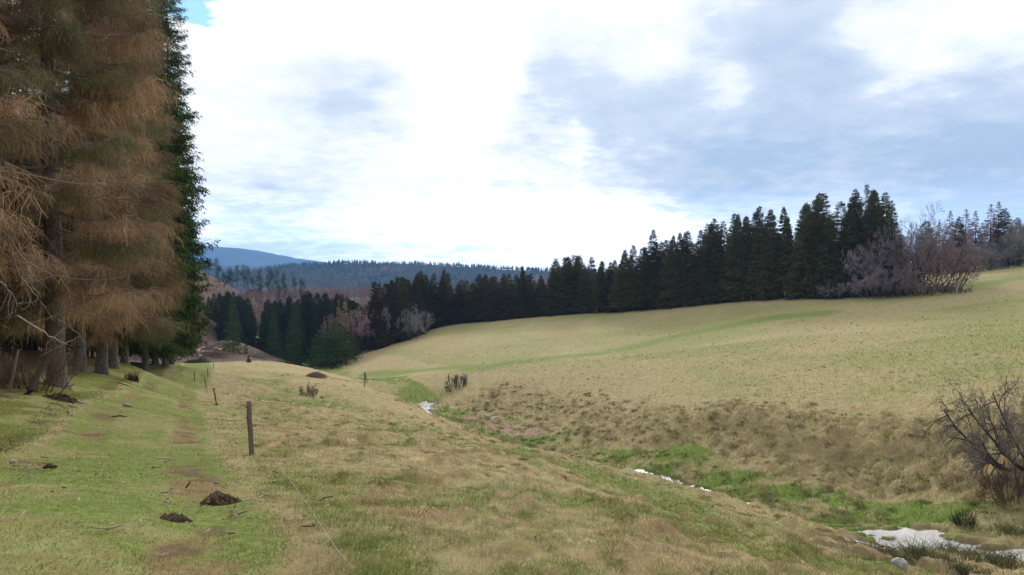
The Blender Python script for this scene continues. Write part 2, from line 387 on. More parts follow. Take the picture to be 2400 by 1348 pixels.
def build_ground():
    az = np.radians(np.concatenate([np.linspace(-180, -44, 60)[:-1], np.linspace(-44, 44, 1250), np.linspace(44, 180, 60)[1:-1]]))
    rr = np.concatenate([[.6, 1.2, 1.9, 2.6], np.exp(np.linspace(math.log(3.2), math.log(60), 560)), np.exp(np.linspace(math.log(60), math.log(420), 330))[1:],
                         np.exp(np.linspace(math.log(420), math.log(20000), 40))[1:]])
    A, R = np.meshgrid(az, rr); X = R * np.sin(A); Y = R * np.cos(A)
    nr, na = X.shape; Z = zones(X, Y)
    H = base(X, Y) + detail(X, Y, Z) * (1 - sstep(150, 260, R) * .7)
    V = np.stack([X, Y, H], -1).reshape(-1, 3)
    V = np.concatenate([V, [[0, 0, gz(0, 0)]]])
    i = np.arange(nr - 1)[:, None]; j = np.arange(na)[None]; j2 = (j + 1) % na
    Q = np.stack([i * na + j, i * na + j2, (i + 1) * na + j2, (i + 1) * na + j], -1).reshape(-1, 4)[:, ::-1]
    jj = np.arange(na); T = np.stack([np.full(na, nr * na), (jj + 1) % na, jj], 1)
    def fl(a): return np.concatenate([a.reshape(-1), [0]])
    M = masks(X, Y, Z)
    AT = {k: fl(v) for k, v in M.items()}
    me = me_new('ground', V, [Q, T], GROUND_MAT, AT, smooth=True)
    # the mown track is its own sheet cut out of the ground
    pf = (Z['track'].reshape(-1) > .5)[Q].all(1)
    pf = np.concatenate([pf, np.zeros(len(T), bool)])
    o = link('ground', me); tag(o, kind='structure')
    qt = Q[pf[:len(Q)]]; used = np.unique(qt); remap = np.full(len(V), -1); remap[used] = np.arange(len(used))
    me2 = me_new('path', V[used], [remap[qt]], GROUND_MAT, {k: a[used] for k, a in AT.items()}, smooth=True)
    tag(link('path', me2), kind='structure')
    keep = [Q[~pf[:len(Q)]], T]
    me3 = me_new('ground', V, keep, GROUND_MAT, AT, smooth=True); o.data = me3; bpy.data.meshes.remove(me)
# ------------------------------------------------------------------ materials
def mat(name, rough=.9, spec=.2):
    m = bpy.data.materials.new(name); m.use_nodes = True; t = NT(m.node_tree)
    b = t.n['Principled BSDF']; b.inputs['Roughness'].default_value = rough; b.inputs['Specular IOR Level'].default_value = spec
    return m, t, b
def make_ground_mat():
    m, t, b = mat('ground', .95, .1)
    P = t.new('ShaderNodeNewGeometry').outputs['Position']
    def A(k): n = t.new('ShaderNodeAttribute', attribute_name=k); return n.outputs['Fac']
    fine = t.noise(P, 9, 5, .65); mid = t.noise(P, 1.7, 5, .6); vf = t.noise(P, 45, 3, .6); big = t.noise(P, .12, 4, .55)
    straw = t.mix(t.ramp(fine, .3, .7), (.29, .24, .105), (.54, .46, .225))
    straw = t.mix(t.ramp(mid, .35, .68), straw, (.36, .235, .11))
    straw = t.mix(t.ramp(vf, .55, .75, 0, .5), straw, (.62, .50, .30))
    grn = t.mix(t.ramp(fine, .3, .7), (.13, .17, .03), (.27, .295, .08))
    grn = t.mix(t.ramp(vf, .5, .75, 0, .5), grn, (.34, .38, .12))
    gf = t.math('ADD', A('green'), t.math('MULTIPLY', t.math('SUBTRACT', fine, .5), .9))
    gf = t.math('ADD', gf, t.math('MULTIPLY', t.math('SUBTRACT', big, .5), .4))
    c = t.mix(t.ramp(gf, .1, .95), straw, grn)
    c = t.mix(t.math('MULTIPLY', t.ramp(t.math('ADD', A('brown'), t.math('MULTIPLY', t.math('SUBTRACT', mid, .5), .8)), .2, 1.), .75), c, t.mix(fine, (.17, .10, .045), (.38, .25, .12)))
    c = t.mix(A('reed'), c, t.mix(fine, (.30, .19, .11), (.50, .36, .24)))
    c = t.mix(A('lush'), c, t.mix(fine, (.08, .15, .015), (.19, .30, .04)))
    lit = t.mix(t.ramp(t.noise(P, 14, 4, .7), .35, .65), (.065, .04, .022), (.24, .16, .085))
    lit = t.mix(t.ramp(vf, .62, .72, 0, .8), lit, (.42, .33, .22))
    c = t.mix(t.ramp(t.math('ADD', A('litter'), t.math('MULTIPLY', t.math('SUBTRACT', mid, .5), .7)), .35, .85), c, lit)
    c = t.mix(t.math('MULTIPLY', A('moss'), t.ramp(fine, .3, .6)), c, t.mix(fine, (.09, .12, .012), (.24, .25, .03)))
    sl = t.mix(t.ramp(t.noise(P, 1.3, 5, .7), .35, .65), (.06, .04, .028), (.20, .125, .085))
    c = t.mix(A('slash'), c, sl)
    c = t.mix(t.ramp(t.math('ADD', A('mud_shade'), t.math('MULTIPLY', t.math('SUBTRACT', fine, .5), .9)), .25, .95), c, t.mix(fine, (.045, .030, .018), (.15, .10, .06)))
    t.l.new(c, b.inputs['Base Color'])
    bp = t.new('ShaderNodeBump'); bp.inputs['Strength'].default_value = .55; bp.inputs['Distance'].default_value = .06
    t.l.new(t.math('ADD', t.noise(P, 13, 6, .7), t.math('MULTIPLY', vf, .4)), bp.inputs['Height']); t.l.new(bp.outputs[0], b.inputs['Normal'])
    return m
GROUND_MAT = make_ground_mat()
def make_veg(name, transl=.3, var=.25):
    m = bpy.data.materials.new(name); m.use_nodes = True; t = NT(m.node_tree); t.n.clear()
    out = t.new('ShaderNodeOutputMaterial'); d = t.new('ShaderNodeBsdfDiffuse'); tr = t.new('ShaderNodeBsdfTranslucent'); mx = t.new('ShaderNodeMixShader')
    c = t.new('ShaderNodeAttribute', attribute_name='col').outputs['Color']
    if var:
        oi = t.new('ShaderNodeObjectInfo').outputs['Random']
        hs = t.new('ShaderNodeHueSaturation'); t.l.new(c, hs.inputs['Color'])
        t.l.new(t.ramp(oi, 0, 1, .488, .515, False), hs.inputs['Hue']); t.l.new(t.ramp(t.math('FRACT', t.math('MULTIPLY', oi, 7.3)), 0, 1, 1 - var, 1 + var, False), hs.inputs['Value'])
        c = hs.outputs[0]
    t.l.new(c, d.inputs[0]); t.l.new(c, tr.inputs[0]); mx.inputs[0].default_value = transl
    t.l.new(d.outputs[0], mx.inputs[1]); t.l.new(tr.outputs[0], mx.inputs[2]); t.l.new(mx.outputs[0], out.inputs[0])
    return m
VEG = make_veg('foliage', .25, .22); GRASS = make_veg('grass_blades', .48, 0); TWIG = make_veg('twigs', .0, .15)
def make_bark(name, c0, c1, sc=6, lichen=None):
    m, t, b = mat(name, .9, .15)
    P = t.new('ShaderNodeTexCoord').outputs['Object']
    mp = t.new('ShaderNodeMapping'); mp.inputs['Scale'].default_value = (sc, sc, sc * .35); t.l.new(P, mp.inputs[0])
    n = t.noise(mp.outputs[0], 2.5, 6, .7); n2 = t.noise(P, 1.2, 4, .6)
    c = t.mix(t.ramp(n, .35, .65), c0, c1)
    if lichen: c = t.mix(t.ramp(n2, .45, .7, 0, .6), c, lichen)
    t.l.new(c, b.inputs['Base Color'])
    bp = t.new('ShaderNodeBump'); bp.inputs['Strength'].default_value = .7; bp.inputs['Distance'].default_value = .03
    t.l.new(n, bp.inputs['Height']); t.l.new(bp.outputs[0], b.inputs['Normal'])
    return m
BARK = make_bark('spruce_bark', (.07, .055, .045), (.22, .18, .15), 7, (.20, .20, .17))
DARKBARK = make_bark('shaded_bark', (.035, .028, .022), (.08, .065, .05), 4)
BARK2 = make_bark('grey_bark', (.10, .085, .075), (.25, .22, .20), 9, (.24, .26, .20))
BIRCH = make_bark('birch_bark', (.16, .14, .12), (.42, .40, .37), 5)
POSTM = make_bark('weathered_wood', (.10, .075, .06), (.26, .20, .16), 30, (.17, .20, .13))
LOGM = make_bark('cut_wood', (.40, .28, .17), (.70, .55, .38), 10)
def make_plain(name, c, rough=.6, metal=0, c2=None, sc=30):
    m, t, b = mat(name, rough, .4); b.inputs['Metallic'].default_value = metal
    P = t.new('ShaderNodeTexCoord').outputs['Object']
    t.l.new(t.mix(t.ramp(t.noise(P, sc, 5, .6), .35, .65), c, c2 or tuple(q * .6 for q in c)), b.inputs['Base Color'])
    return m
RUST = make_plain('rusty_iron', (.16, .06, .03), .8, .3, (.07, .035, .025))
BLACKP = make_plain('black_plastic', (.02, .02, .02), .4)
STONE = make_plain('pale_stone', (.42, .41, .40), .8, 0, (.25, .25, .24), 9)
WIREM = make_plain('fence_cord', (.55, .53, .48), .6)
def make_water():
    m, t, b = mat('stream_water', .13, 1.0)
    b.inputs['Base Color'].default_value = (.10, .085, .06, 1); b.inputs['IOR'].default_value = 1.45
    P = t.new('ShaderNodeNewGeometry').outputs['Position']
    bp = t.new('ShaderNodeBump'); bp.inputs['Strength'].default_value = 1.0; bp.inputs['Distance'].default_value = .09
    t.l.new(t.noise(P, 7, 5, .65), bp.inputs['Height']); t.l.new(bp.outputs[0], b.inputs['Normal'])
    g = t.new('ShaderNodeBsdfGlossy'); g.inputs['Roughness'].default_value = .28; t.l.new(bp.outputs[0], g.inputs['Normal']); g.inputs[0].default_value = (.46, .46, .46, 1)
    mx = t.new('ShaderNodeMixShader'); mx.inputs[0].default_value = .5; t.l.new(b.outputs[0], mx.inputs[1]); t.l.new(g.outputs[0], mx.inputs[2]); t.l.new(mx.outputs[0], t.n['Material Output'].inputs[0])
    return m
WATER = make_water()
build_ground()
# ------------------------------------------------------------------ plant builders
class Acc:
    """collects quads/tris with a colour per vertex"""
    def __init__(s): s.V = []; s.Q = []; s.C = []; s.n = 0; s.mi = []
    def add(s, V, F, C, mi=0):
        V = np.asarray(V, np.float32).reshape(-1, 3); F = np.asarray(F, np.int32)
        C = np.broadcast_to(np.asarray(C, np.float32), V.shape)
        s.V.append(V); s.Q.append(F + s.n); s.C.append(C); s.n += len(V); s.mi.append(np.full(len(F), mi))
    def mesh(s, name, mats, smooth=False):
        q = [f for f in s.Q if f.shape[1] == 4]; t = [f for f in s.Q if f.shape[1] == 3]
        mi = np.concatenate([m for f, m in zip(s.Q, s.mi) if f.shape[1] == 4] + [m for f, m in zip(s.Q, s.mi) if f.shape[1] == 3])
        fs = ([np.concatenate(q)] if q else []) + ([np.concatenate(t)] if t else [])
        return me_new(name, np.concatenate(s.V), fs, mats, {'col': np.concatenate(s.C)}, smooth, mi)
def unit(v): return v / (np.linalg.norm(v, axis=-1, keepdims=True) + 1e-9)
def kites(acc, P, D, L, Wd, rng, col, bend=None):
    """flat slender leaf-like quads from P along D; arrays"""
    n = len(P); r = unit(rng.normal(size=(n, 3))); side = unit(np.cross(D, r)) * (Wd[:, None] * .5)
    m = P + D * (L[:, None] * .45); e = P + D * L[:, None]
    if bend is not None: e = e + bend
    V = np.stack([P, m + side, e, m - side], 1); F = np.arange(n * 4).reshape(n, 4)
    acc.add(V, F, np.repeat(col, 4, 0))
def strips(acc, pts, W0, W1, rng, col, mi=0):
    """pts (n,k,3) ribbons of k points tapering from W0 to W1"""
    n, k, _ = pts.shape; D = unit(pts[:, -1] - pts[:, 0]); side = unit(np.cross(D, unit(rng.normal(size=(n, 3)))))
    w = (W0[:, None] + (W1 - W0)[:, None] * np.linspace(0, 1, k)[None])[..., None] * .5
    V = np.stack([pts + side[:, None] * w, pts - side[:, None] * w], 2)  # n,k,2,3
    b = (np.arange(n) * k * 2)[:, None]; j = np.arange(k - 1)[None] * 2
    F = np.stack([b + j, b + j + 1, b + j + 3, b + j + 2], -1).reshape(-1, 4)
    acc.add(V, F, np.repeat(col, k * 2, 0), mi)
def tubes(acc, pts, rad, col, sides=3, mi=0):
    """pts (n,k,3), rad (n,k)"""
    n, k, _ = pts.shape; T = np.gradient(pts, axis=1); T = unit(T)
    ref = np.where(np.abs(T[..., 2:3]) > .9, np.array([1., 0, 0]), np.array([0, 0, 1.]))
    a = unit(np.cross(T, ref)); b = np.cross(T, a); an = np.arange(sides) * 2 * math.pi / sides
    V = pts[:, :, None] + rad[:, :, None, None] * (a[:, :, None] * np.cos(an)[None, None, :, None] + b[:, :, None] * np.sin(an)[None, None, :, None])
    o = (np.arange(n) * k * sides)[:, None, None]; j = np.arange(k - 1)[None, :, None] * sides; q = np.arange(sides)[None, None]; q2 = (q + 1) % sides
    F = np.stack([o + j + q, o + j + q2, o + j + sides + q2, o + j + sides + q], -1).reshape(-1, 4)
    acc.add(V, F, np.repeat(np.asarray(col, np.float32).reshape(-1, 3) if np.ndim(col) > 1 else np.tile(np.asarray(col, np.float32), (n, 1)), k * sides, 0), mi)

def trunk_mesh(name, H, r0, seed, m, top=.97, lean=.0, flare=1.35, sides=12, wob=.12, base_=-.5):
    rng = np.random.default_rng(seed); k = 22; z = np.concatenate([[base_, 0, .25, .7], np.linspace(1.5, H * top, k - 4)])
    f = np.interp(z, [base_, 0, .25, .7, 1.5, H], [flare * 1.1, flare, 1.15, 1.04, 1., .06]) * r0
    x = wob * (np.interp(z, np.linspace(0, H, 7), rng.normal(size=7) * np.array([0, .3, .6, 1, 1, 1, 1]))); y = wob * np.interp(z, np.linspace(0, H, 7), rng.normal(size=7) * np.array([0, .3, .6, 1, 1, 1, 1]))
    an = np.arange(sides) * 2 * math.pi / sides; lob = 1 + .10 * np.sin(an * 3 + seed)[None] * np.exp(-np.maximum(z, 0) / .5)[:, None] + .03 * rng.normal(size=(k, sides))
    V = np.stack([x[:, None] + lean * z[:, None] + f[:, None] * lob * np.cos(an), y[:, None] + f[:, None] * lob * np.sin(an), np.repeat(z[:, None], sides, 1)], -1).reshape(-1, 3)
    i = np.arange(k - 1)[:, None] * sides; q = np.arange(sides)[None]; q2 = (q + 1) % sides
    F = np.stack([i + q, i + q2, i + sides + q2, i + sides + q], -1).reshape(-1, 4)
    return me_new(name, V, [F], m, smooth=True)

def conifer_crown(name, seed, H, R, cb, nb, tw, fl, flen, fw, col0, col1, droop=.25, hang=.35, pw=.8, up=.1, wood=True, dead=0., dcol=((.14, .09, .05), (.2, .13, .07)), azrange=None, strand=None, woodcol=(.11, .09, .075), branchr=.02, whorl=0., bvar=.5):
    """a spruce crown: nb boughs, each with tw side twigs carrying fl sprays"""
    rng = np.random.default_rng(seed); acc = Acc()
    q = rng.random(nb) ** .85; z0 = cb + (H - cb) * (1 - q) if False else cb + (H * .985 - cb) * rng.random(nb) ** 1.02
    if whorl: z0 = cb + (np.floor((z0 - cb) / whorl) + rng.normal(size=nb) * .13) * whorl; z0 = np.clip(z0, cb - .2, H * .985)
    f = np.clip((z0 - cb) / (H - cb), 0, 1)
    L = R * np.clip(1 - f, .0, 1) ** pw * (.68 + .42 * rng.random(nb)) + .10
    L *= np.where(rng.random(nb) < .05, 1.28, 1)
    L *= np.where(f < .10, .75 + 2.5 * f, 1) 
    az = rng.random(nb) * 2 * math.pi if azrange is None else rng.uniform(azrange[0], azrange[1], nb)
    O = np.stack([np.cos(az), np.sin(az), np.zeros(nb)], 1)
    dr = droop * (1.15 - f * 1.3); upc = up + .25 * f
    def bp(q):  # q (nb,m) -> points
        r_ = L[:, None] * q; zz = z0[:, None] + L[:, None] * (-dr[:, None] * (1.6 * q - .9 * q * q * q) + upc[:, None] * q * q * .5)
        return np.stack([O[:, None, 0] * r_, O[:, None, 1] * r_, zz], -1)
    if wood:
        qq = np.tile(np.linspace(0, .92, 5), (nb, 1)); tubes(acc, bp(qq), np.outer(branchr * (.5 + L / max(R, .1)), np.linspace(1, .25, 5)), woodcol, 3, 0)
    qt = np.sort(.12 + .88 * rng.random((nb, tw)) ** .8, 1); bpos = bp(qt).reshape(-1, 3)
    Ob = np.repeat(O, tw, 0); Sd = np.stack([-Ob[:, 1], Ob[:, 0], np.zeros(len(Ob))], 1) * np.where(rng.random(len(Ob)) < .5, -1, 1)[:, None]
    tl = (.55 * np.repeat(L, tw) * (1 - .75 * qt.reshape(-1)) * (.5 + .7 * rng.random(len(Ob))) + .12 * R * np.repeat(np.clip(1.15 - f, 0, 1), tw))
    TDir = unit(Ob * (.55 + .4 * rng.random((len(Ob), 1))) + Sd * (.35 + .7 * rng.random((len(Ob), 1))) + np.array([0, 0, -1.]) * (hang * (.3 + rng.random((len(Ob), 1)))))
    if wood and strand is not None:
        p0 = bpos; p2 = bpos + TDir * tl[:, None]
        strips(acc, np.stack([p0, (p0 + p2) / 2 + np.array([0, 0, .04]), p2], 1), np.full(len(p0), .018), np.full(len(p0), .005), rng, np.tile(np.array(woodcol, np.float32), (len(p0), 1)))
    qf = rng.random((len(Ob), fl)); P = (bpos[:, None] + TDir[:, None] * (tl[:, None] * qf)[..., None]).reshape(-1, 3)
    n = len(P); Td = np.repeat(TDir, fl, 0)
    D = unit(Td * .8 + rng.normal(size=(n, 3)) * .45 + np.array([0, 0, -1.]) * hang * (.4 + 1.0 * rng.random((n, 1))))
    tp_ = np.repeat(np.clip(1.25 - f, .3, 1), tw * fl); ln = flen * tp_ * (.55 + .8 * rng.random(n)); wd = fw * tp_ * (.6 + .8 * rng.random(n))
    k = rng.random(n)[:, None]; bough = np.repeat(np.repeat(rng.random(nb), tw), fl)[:, None]
    C = (np.array(col0) * (1 - k) + np.array(col1) * k) * (1 - bvar / 2 + bvar * bough)
    if dead:
        dm = (np.repeat(np.repeat(rng.random(nb), tw), fl) < dead)[:, None]
        C = np.where(dm, np.array(dcol[0]) * (1 - k) + np.array(dcol[1]) * k, C)
    if strand is None:
        kites(acc, P, D, ln, wd, rng, C)
    else:
        D = unit(Td * .35 + rng.normal(size=(n, 3)) * strand[0] + np.array([0, 0, -1.]) * (.6 + .9 * rng.random((n, 1))))
        D2 = unit(D + rng.normal(size=(n, 3)) * .35 + np.array([0, 0, -.6]))
        pts = np.stack([P, P + D * ln[:, None] * .5, P + D * ln[:, None] * .5 + D2 * ln[:, None] * .5], 1)
        strips(acc, pts, wd, wd * .35, rng, C)
    # leader
    m = 14; pz = H - np.linspace(0, 1.1, m) * min(1.6, .08 * H + .6); a2 = rng.random(m) * 6.28
    kites(acc, np.stack([np.zeros(m), np.zeros(m), pz], 1), unit(np.stack([np.cos(a2), np.sin(a2), .5 + rng.random(m)], 1)), .12 + (H - pz) * .35, np.full(m, fw * .8), rng, np.tile(np.array(col0, np.float32), (m, 1)))
    return acc.mesh(name, VEG)

def branching(acc, seed, starts, dirs, lens, rads, levels, kids, spread, shrink, gravity=0., upw=.15, col=(.12, .10, .085), wig=.22, tipw=.004, twig_from=3, colvar=.25, tipcol=None, minr=.004, env=None):
    """recursive bare branching, vectorised level by level"""
    rng = np.random.default_rng(seed); P = np.array(starts, float); D = unit(np.array(dirs, float)); L = np.array(lens, float); R = np.array(rads, float)
    for lv in range(levels):
        n = len(P); k = 5 if lv < 2 else 4 if lv < 4 else 3
        pts = [P]; d = D.copy()
        for i in range(k - 1):
            d = unit(d + rng.normal(size=(n, 3)) * wig * (1 if lv else .4) + np.array([0, 0, upw - gravity * (lv / levels)]) * .5)
            pts.append(pts[-1] + d * (L / (k - 1))[:, None])
        pts = np.stack(pts, 1); fr = lv / max(levels - 1, 1)
        c = np.array(col) * (1 - fr) + np.array(tipcol or col) * fr
        C = np.tile(c, (n, 1)) * (1 - colvar / 2 + colvar * rng.random((n, 1)))
        rr = np.maximum(R[:, None] * np.linspace(1, .55 if lv < levels - 1 else .3, k)[None], minr)
        if lv < twig_from: tubes(acc, pts, rr, C, 6 if lv == 0 else 4 if lv == 1 else 3)
        else: strips(acc, pts, rr[:, 0] * 2, rr[:, -1] * 2, rng, C)
        if lv == levels - 1: break
        m = kids[lv]; q = np.clip(.28 + .72 * (np.arange(m)[None] + rng.random((n, m))) / m, 0, .999)
        if lv: q = .12 + .88 * q
        s = q * (k - 1); i0 = np.minimum(s.astype(int), k - 2); fr_ = (s - i0)[..., None]
        idx = np.arange(n)[:, None]; a = pts[idx, i0]; b = pts[idx, i0 + 1]; NP = a + (b - a) * fr_; axis = unit(b - a)
        rnd = rng.normal(size=(n, m, 3)); perp = unit(rnd - (rnd * axis).sum(-1, keepdims=True) * axis)
        sp = spread[lv] * (.7 + .6 * rng.random((n, m, 1)))
        ND = unit(axis + perp * sp)
        P = NP.reshape(-1, 3); D = ND.reshape(-1, 3)
        L = (L[:, None] * shrink[lv] * (1.15 - .5 * q) * (.7 + .6 * rng.random((n, m)))).reshape(-1)
        R = (R[:, None] * (.62 - .25 * q)).reshape(-1)
def shrub_mesh(seed, H, Wd, stems, kids=(4, 4, 4, 4), levels=5, r0=.05, col=(.13, .11, .10), tip=None, lean=.6, gravity=.0, upw=.2, minr=.005, spread=(.8, .8, .8, .8), first=.55, basew=.25):
    acc = Acc(); rng = np.random.default_rng(seed); a = rng.random(stems) * 6.283
    rr = rng.random(stems) ** .5
    st_ = np.stack([np.cos(a) * Wd * .5 * basew * rr, np.sin(a) * Wd * .5 * basew * rr, np.full(stems, -.15)], 1)
    dr = np.stack([np.cos(a) * lean * rr * Wd / H, np.sin(a) * lean * rr * Wd / H, np.ones(stems)], 1)
    branching(acc, seed, st_, dr, H * first * (.7 + .5 * rng.random(stems)), r0 * (.6 + .6 * rng.random(stems)), levels, kids, spread, (.55, .55, .55, .55, .5), gravity, upw, col, tipcol=tip, minr=minr)
    return acc
def scaled(acc, H, Wd):
    """fit the collected plant into height H and width Wd"""
    V = np.concatenate(acc.V); h = np.percentile(V[:, 2], 99.5); w = np.percentile(np.hypot(V[:, 0], V[:, 1]), 98) * 2
    sx = Wd / w; sz = H / h
    acc.V = [v * np.array([sx, sx, sz], np.float32) for v in acc.V]; return acc
# ------------------------------------------------------------------ conifers in the distance
rnd = random.Random(5)
GA0, GA1 = (.050, .050, .013), (.150, .136, .038)       # dark needles
def make_spruce_proto(i, H=20, R=2.9, cb=.6, c0=GA0, c1=GA1, nb=430, tw=15, fl=5, fs=(.44, .165), **k):
    r = empty('spruce_tree')
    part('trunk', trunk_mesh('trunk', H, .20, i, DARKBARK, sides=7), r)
    part('crown', conifer_crown('crown', 100 + i, H, R, cb, nb, tw, fl, fs[0], fs[1], c0, c1, **k), r)
    return r
PROTO = [make_spruce_proto(i, R=(3.1, 3.5, 3.9, 2.8, 3.6, 3.3)[i], cb=(.8, 1.5, .5, 2.5, 1.0, 2.)[i], pw=(.65, .7, .6, .75, .55, .65)[i]) for i in range(6)]
VALE = [make_spruce_proto(70 + i, R=(3.2, 3.7, 3.0)[i], cb=.8, pw=.65, c0=(.020, .028, .012), c1=(.062, .076, .030)) for i in range(3)]
WARM = [make_spruce_proto(10 + i, R=(3.3, 3.7, 3.1)[i], cb=1, pw=.65, c0=(.042, .034, .016), c1=(.115, .088, .040)) for i in range(3)]
BROWN = [make_spruce_proto(20 + i, R=(2.6, 3.0)[i], cb=2, c0=(.17, .09, .07), c1=(.34, .19, .15), nb=230, tw=13, fl=3) for i in range(2)]
BUSHY = [make_spruce_proto(30 + i, H=12, R=4.0, cb=-.4, pw=.75, nb=230, tw=15, fl=2, c0=(.028, .052, .014), c1=(.09, .135, .042)) for i in range(2)]
LARCH = make_spruce_proto(40, H=20, R=3.2, cb=1, c0=(.26, .19, .10), c1=(.46, .35, .19), nb=240, tw=12, fl=2, pw=.9)
USED = set()
def put(proto, x, y, H, label, cat='tree', group=None, H0=20, wide=1., rz=None, name=None):
    if proto.name in USED: o = copy_tree(proto)
    else: o = proto; USED.add(proto.name); KIDS[o.name] = KIDS.get(o.name, [])
    sc = H / H0; z = gz(x, y) 
    o.location = (x, y, z - .1); o.rotation_euler = (0, 0, rnd.uniform(0, 6.28) if rz is None else rz); o.scale = (sc * wide, sc * wide, sc)
    for k in ('label', 'category', 'group'):
        if k in o: del o[k]
    tag(o, label, cat, group); return o
class _K(dict): pass
def kids_of(proto): return KIDS[proto.name]
EDGE = [at(u, v)[:2] for u, v in ((866, 826), (930, 803), (990, 780), (1035, 766), (1130, 756), (1260, 744), (1400, 735), (1500, 731), (1600, 722), (1700, 712), (1800, 706), (1900, 702), (2000, 699), (2080, 697))]
def walk(pts, step):
    out = []; carry = 0
    for (ax, ay), (bx, by) in zip(pts[:-1], pts[1:]):
        L = math.hypot(bx - ax, by - ay); d = carry
        while d < L:
            out.append((ax + (bx - ax) * d / L, ay + (by - ay) * d / L)); d += step
        carry = d - L
    return out
def topz(x, y, prof):
    u = 1200 + F * x / y; v = np.interp(u, [p[0] for p in prof], [p[1] for p in prof])
    return ray(u, v)[1] * y
RIDGE = [(840, 672), (870, 655), (900, 650), (960, 640), (1050, 628), (1063, 655), (1120, 640), (1160, 642), (1220, 634), (1270, 640), (1285, 600), (1340, 590), (1400, 588), (1425, 612), (1480, 575),
         (1540, 552), (1600, 530), (1650, 515), (1700, 498), (1760, 488), (1800, 475), (1880, 455), (1950, 448), (2000, 440), (2065, 428), (2100, 455), (2140, 500)]
def forest_row():
    seq = walk(EDGE, 3.9)
    n = 0
    for row in range(4):
        for (x, y) in seq:
            u = 1200 + F * x / y
            if row and rnd.random() < .10 + .10 * row: continue
            r = math.hypot(x, y); off = 3.5 + row * 4.3 + rnd.uniform(-1.2, 1.2)
            # outward: away from the viewer, uphill
            X = x + x / r * off * .75 + .35 * off * .5 + rnd.uniform(-1, 1); Y = y + y / r * off + rnd.uniform(-1, 1)
            uu = 1200 + F * X / Y
            if uu > 2095: continue
            H = topz(X, Y, RIDGE) - gz(X, Y) 
            H *= (rnd.uniform(.90, .97) if rnd.random() < .75 else rnd.uniform(.97, 1.03))
            if row == 0: H *= rnd.uniform(.80, .98)
            if H < 4: continue
            p = WARM[rnd.randrange(3)] if rnd.random() < (.65 if uu < 1290 else .12) else PROTO[rnd.randrange(6)]
            put(p, X, Y, H, 'dark green spruce in the dense wood along the top edge of the meadow', group='spruces of the wood along the meadow edge', wide=max(1.05, min(1.5, 22 / H)))
            n += 1
    return n
forest_row()
# the tall broad spruce that ends the wood on the right, and a slim one that overtops its neighbours
x, y, z = at(2045, 697); put(BUSHY[0], x + 1, y + 5, ray(2062, 430)[1] * (y + 5) - gz(x, y + 5), 'tallest and broadest dark spruce, at the uphill end of the wood beside the bare trees', H0=12, wide=.52)
x, y, z = at(1540, 728); put(PROTO[1], x, y + 6, ray(1540, 535)[1] * (y + 6) - gz(x, y + 6), 'slender pointed spruce rising above its neighbours behind two thin birches')
x, y, z = at(1226, 747); put(PROTO[3], x, y + 8, ray(1226, 622)[1] * (y + 8) - gz(x, y + 8), 'lone spruce tip standing above the low middle of the wood')
# spruces filling the bottom of the valley
VTOP = [(480, 690), (540, 676), (570, 690), (590, 695), (600, 700), (640, 690), (700, 688), (720, 675), (780, 680), (840, 700), (870, 700)]
def valley():
    for k in range(84):
        u = 486 + (k * 37.3) % 366 + rnd.uniform(-5, 5); Y = rnd.uniform(206, 290)
        if 585 < u < 618 and Y < 999 and rnd.random() < .75: continue
        x = (u - 1200) / F * Y; g = gz(x, Y)
        H = (topz(x, Y, VTOP) - g) * rnd.uniform(.86, 1.0)
        if H < 5 or H > 40 or (Y < 262 and 590 < u < 616): continue
        put(VALE[rnd.randrange(3)], x, Y, H, 'dark blue-green spruce among the trees filling the valley bottom', group='spruces in the valley bottom', wide=max(1.0, min(1.5, 24 / H)))
    for u, vt, Y, w, lab in ((545, 690, 178, .55, 'dark columnar spruce standing alone at the end of the felled slope'),
                       (640, 730, 195, .6, 'broad drooping spruce at the left edge of the valley clump, beside the light gap'),
                       (690, 712, 192, .6, 'tall dark spruce between the light gap and the low bushy spruces'),
                       (575, 790, 185, .5, 'small dark spruce with sunlit green behind it in the valley gap')):
        x = (u - 1200) / F * Y; put(BUSHY[rnd.randrange(2)], x, Y, ray(u, vt)[1] * Y - gz(x, Y), lab, H0=12, wide=w)
    for i, (u, vt, Y, w) in enumerate(((741, 780, 176, .95), (768, 764, 180, 1.0), (800, 757, 184, 1.0), (824, 764, 188, .8))):
        x, Y, _z = at(u, (857, 856, 848, 838)[i])
        put(BUSHY[i % 2], x, Y, ray(u, vt)[1] * Y - gz(x, Y), ('leftmost of the four low bushy spruces where the two meadows meet', 'second from the left of the four low bushy spruces where the meadows meet',
            'third from the left of the four low bushy spruces where the meadows meet', 'rightmost of the four low bushy spruces, next to the pinkish bare tree')[i], group='low bushy spruces at the valley mouth', H0=12, wide=w * 1.25)
    x, Y, _z = at(784, 857); put(BUSHY[1], x, Y, ray(784, 752)[1] * Y - gz(x, Y), 'broad dome-shaped dark spruce in the middle of the bushy group at the valley mouth', H0=12, wide=1.9)
    for u, vt, Y, w, lab in ((808, 686, 200, .75, 'straw-coloured bare larch with a pointed top behind the low bushy spruces'), (793, 700, 203, .7, 'paler larch at the left side of the straw-coloured larch')):
        x = (u - 1200) / F * Y; put(LARCH, x, Y, ray(u, vt)[1] * Y - gz(x, Y), lab, wide=w)
valley()
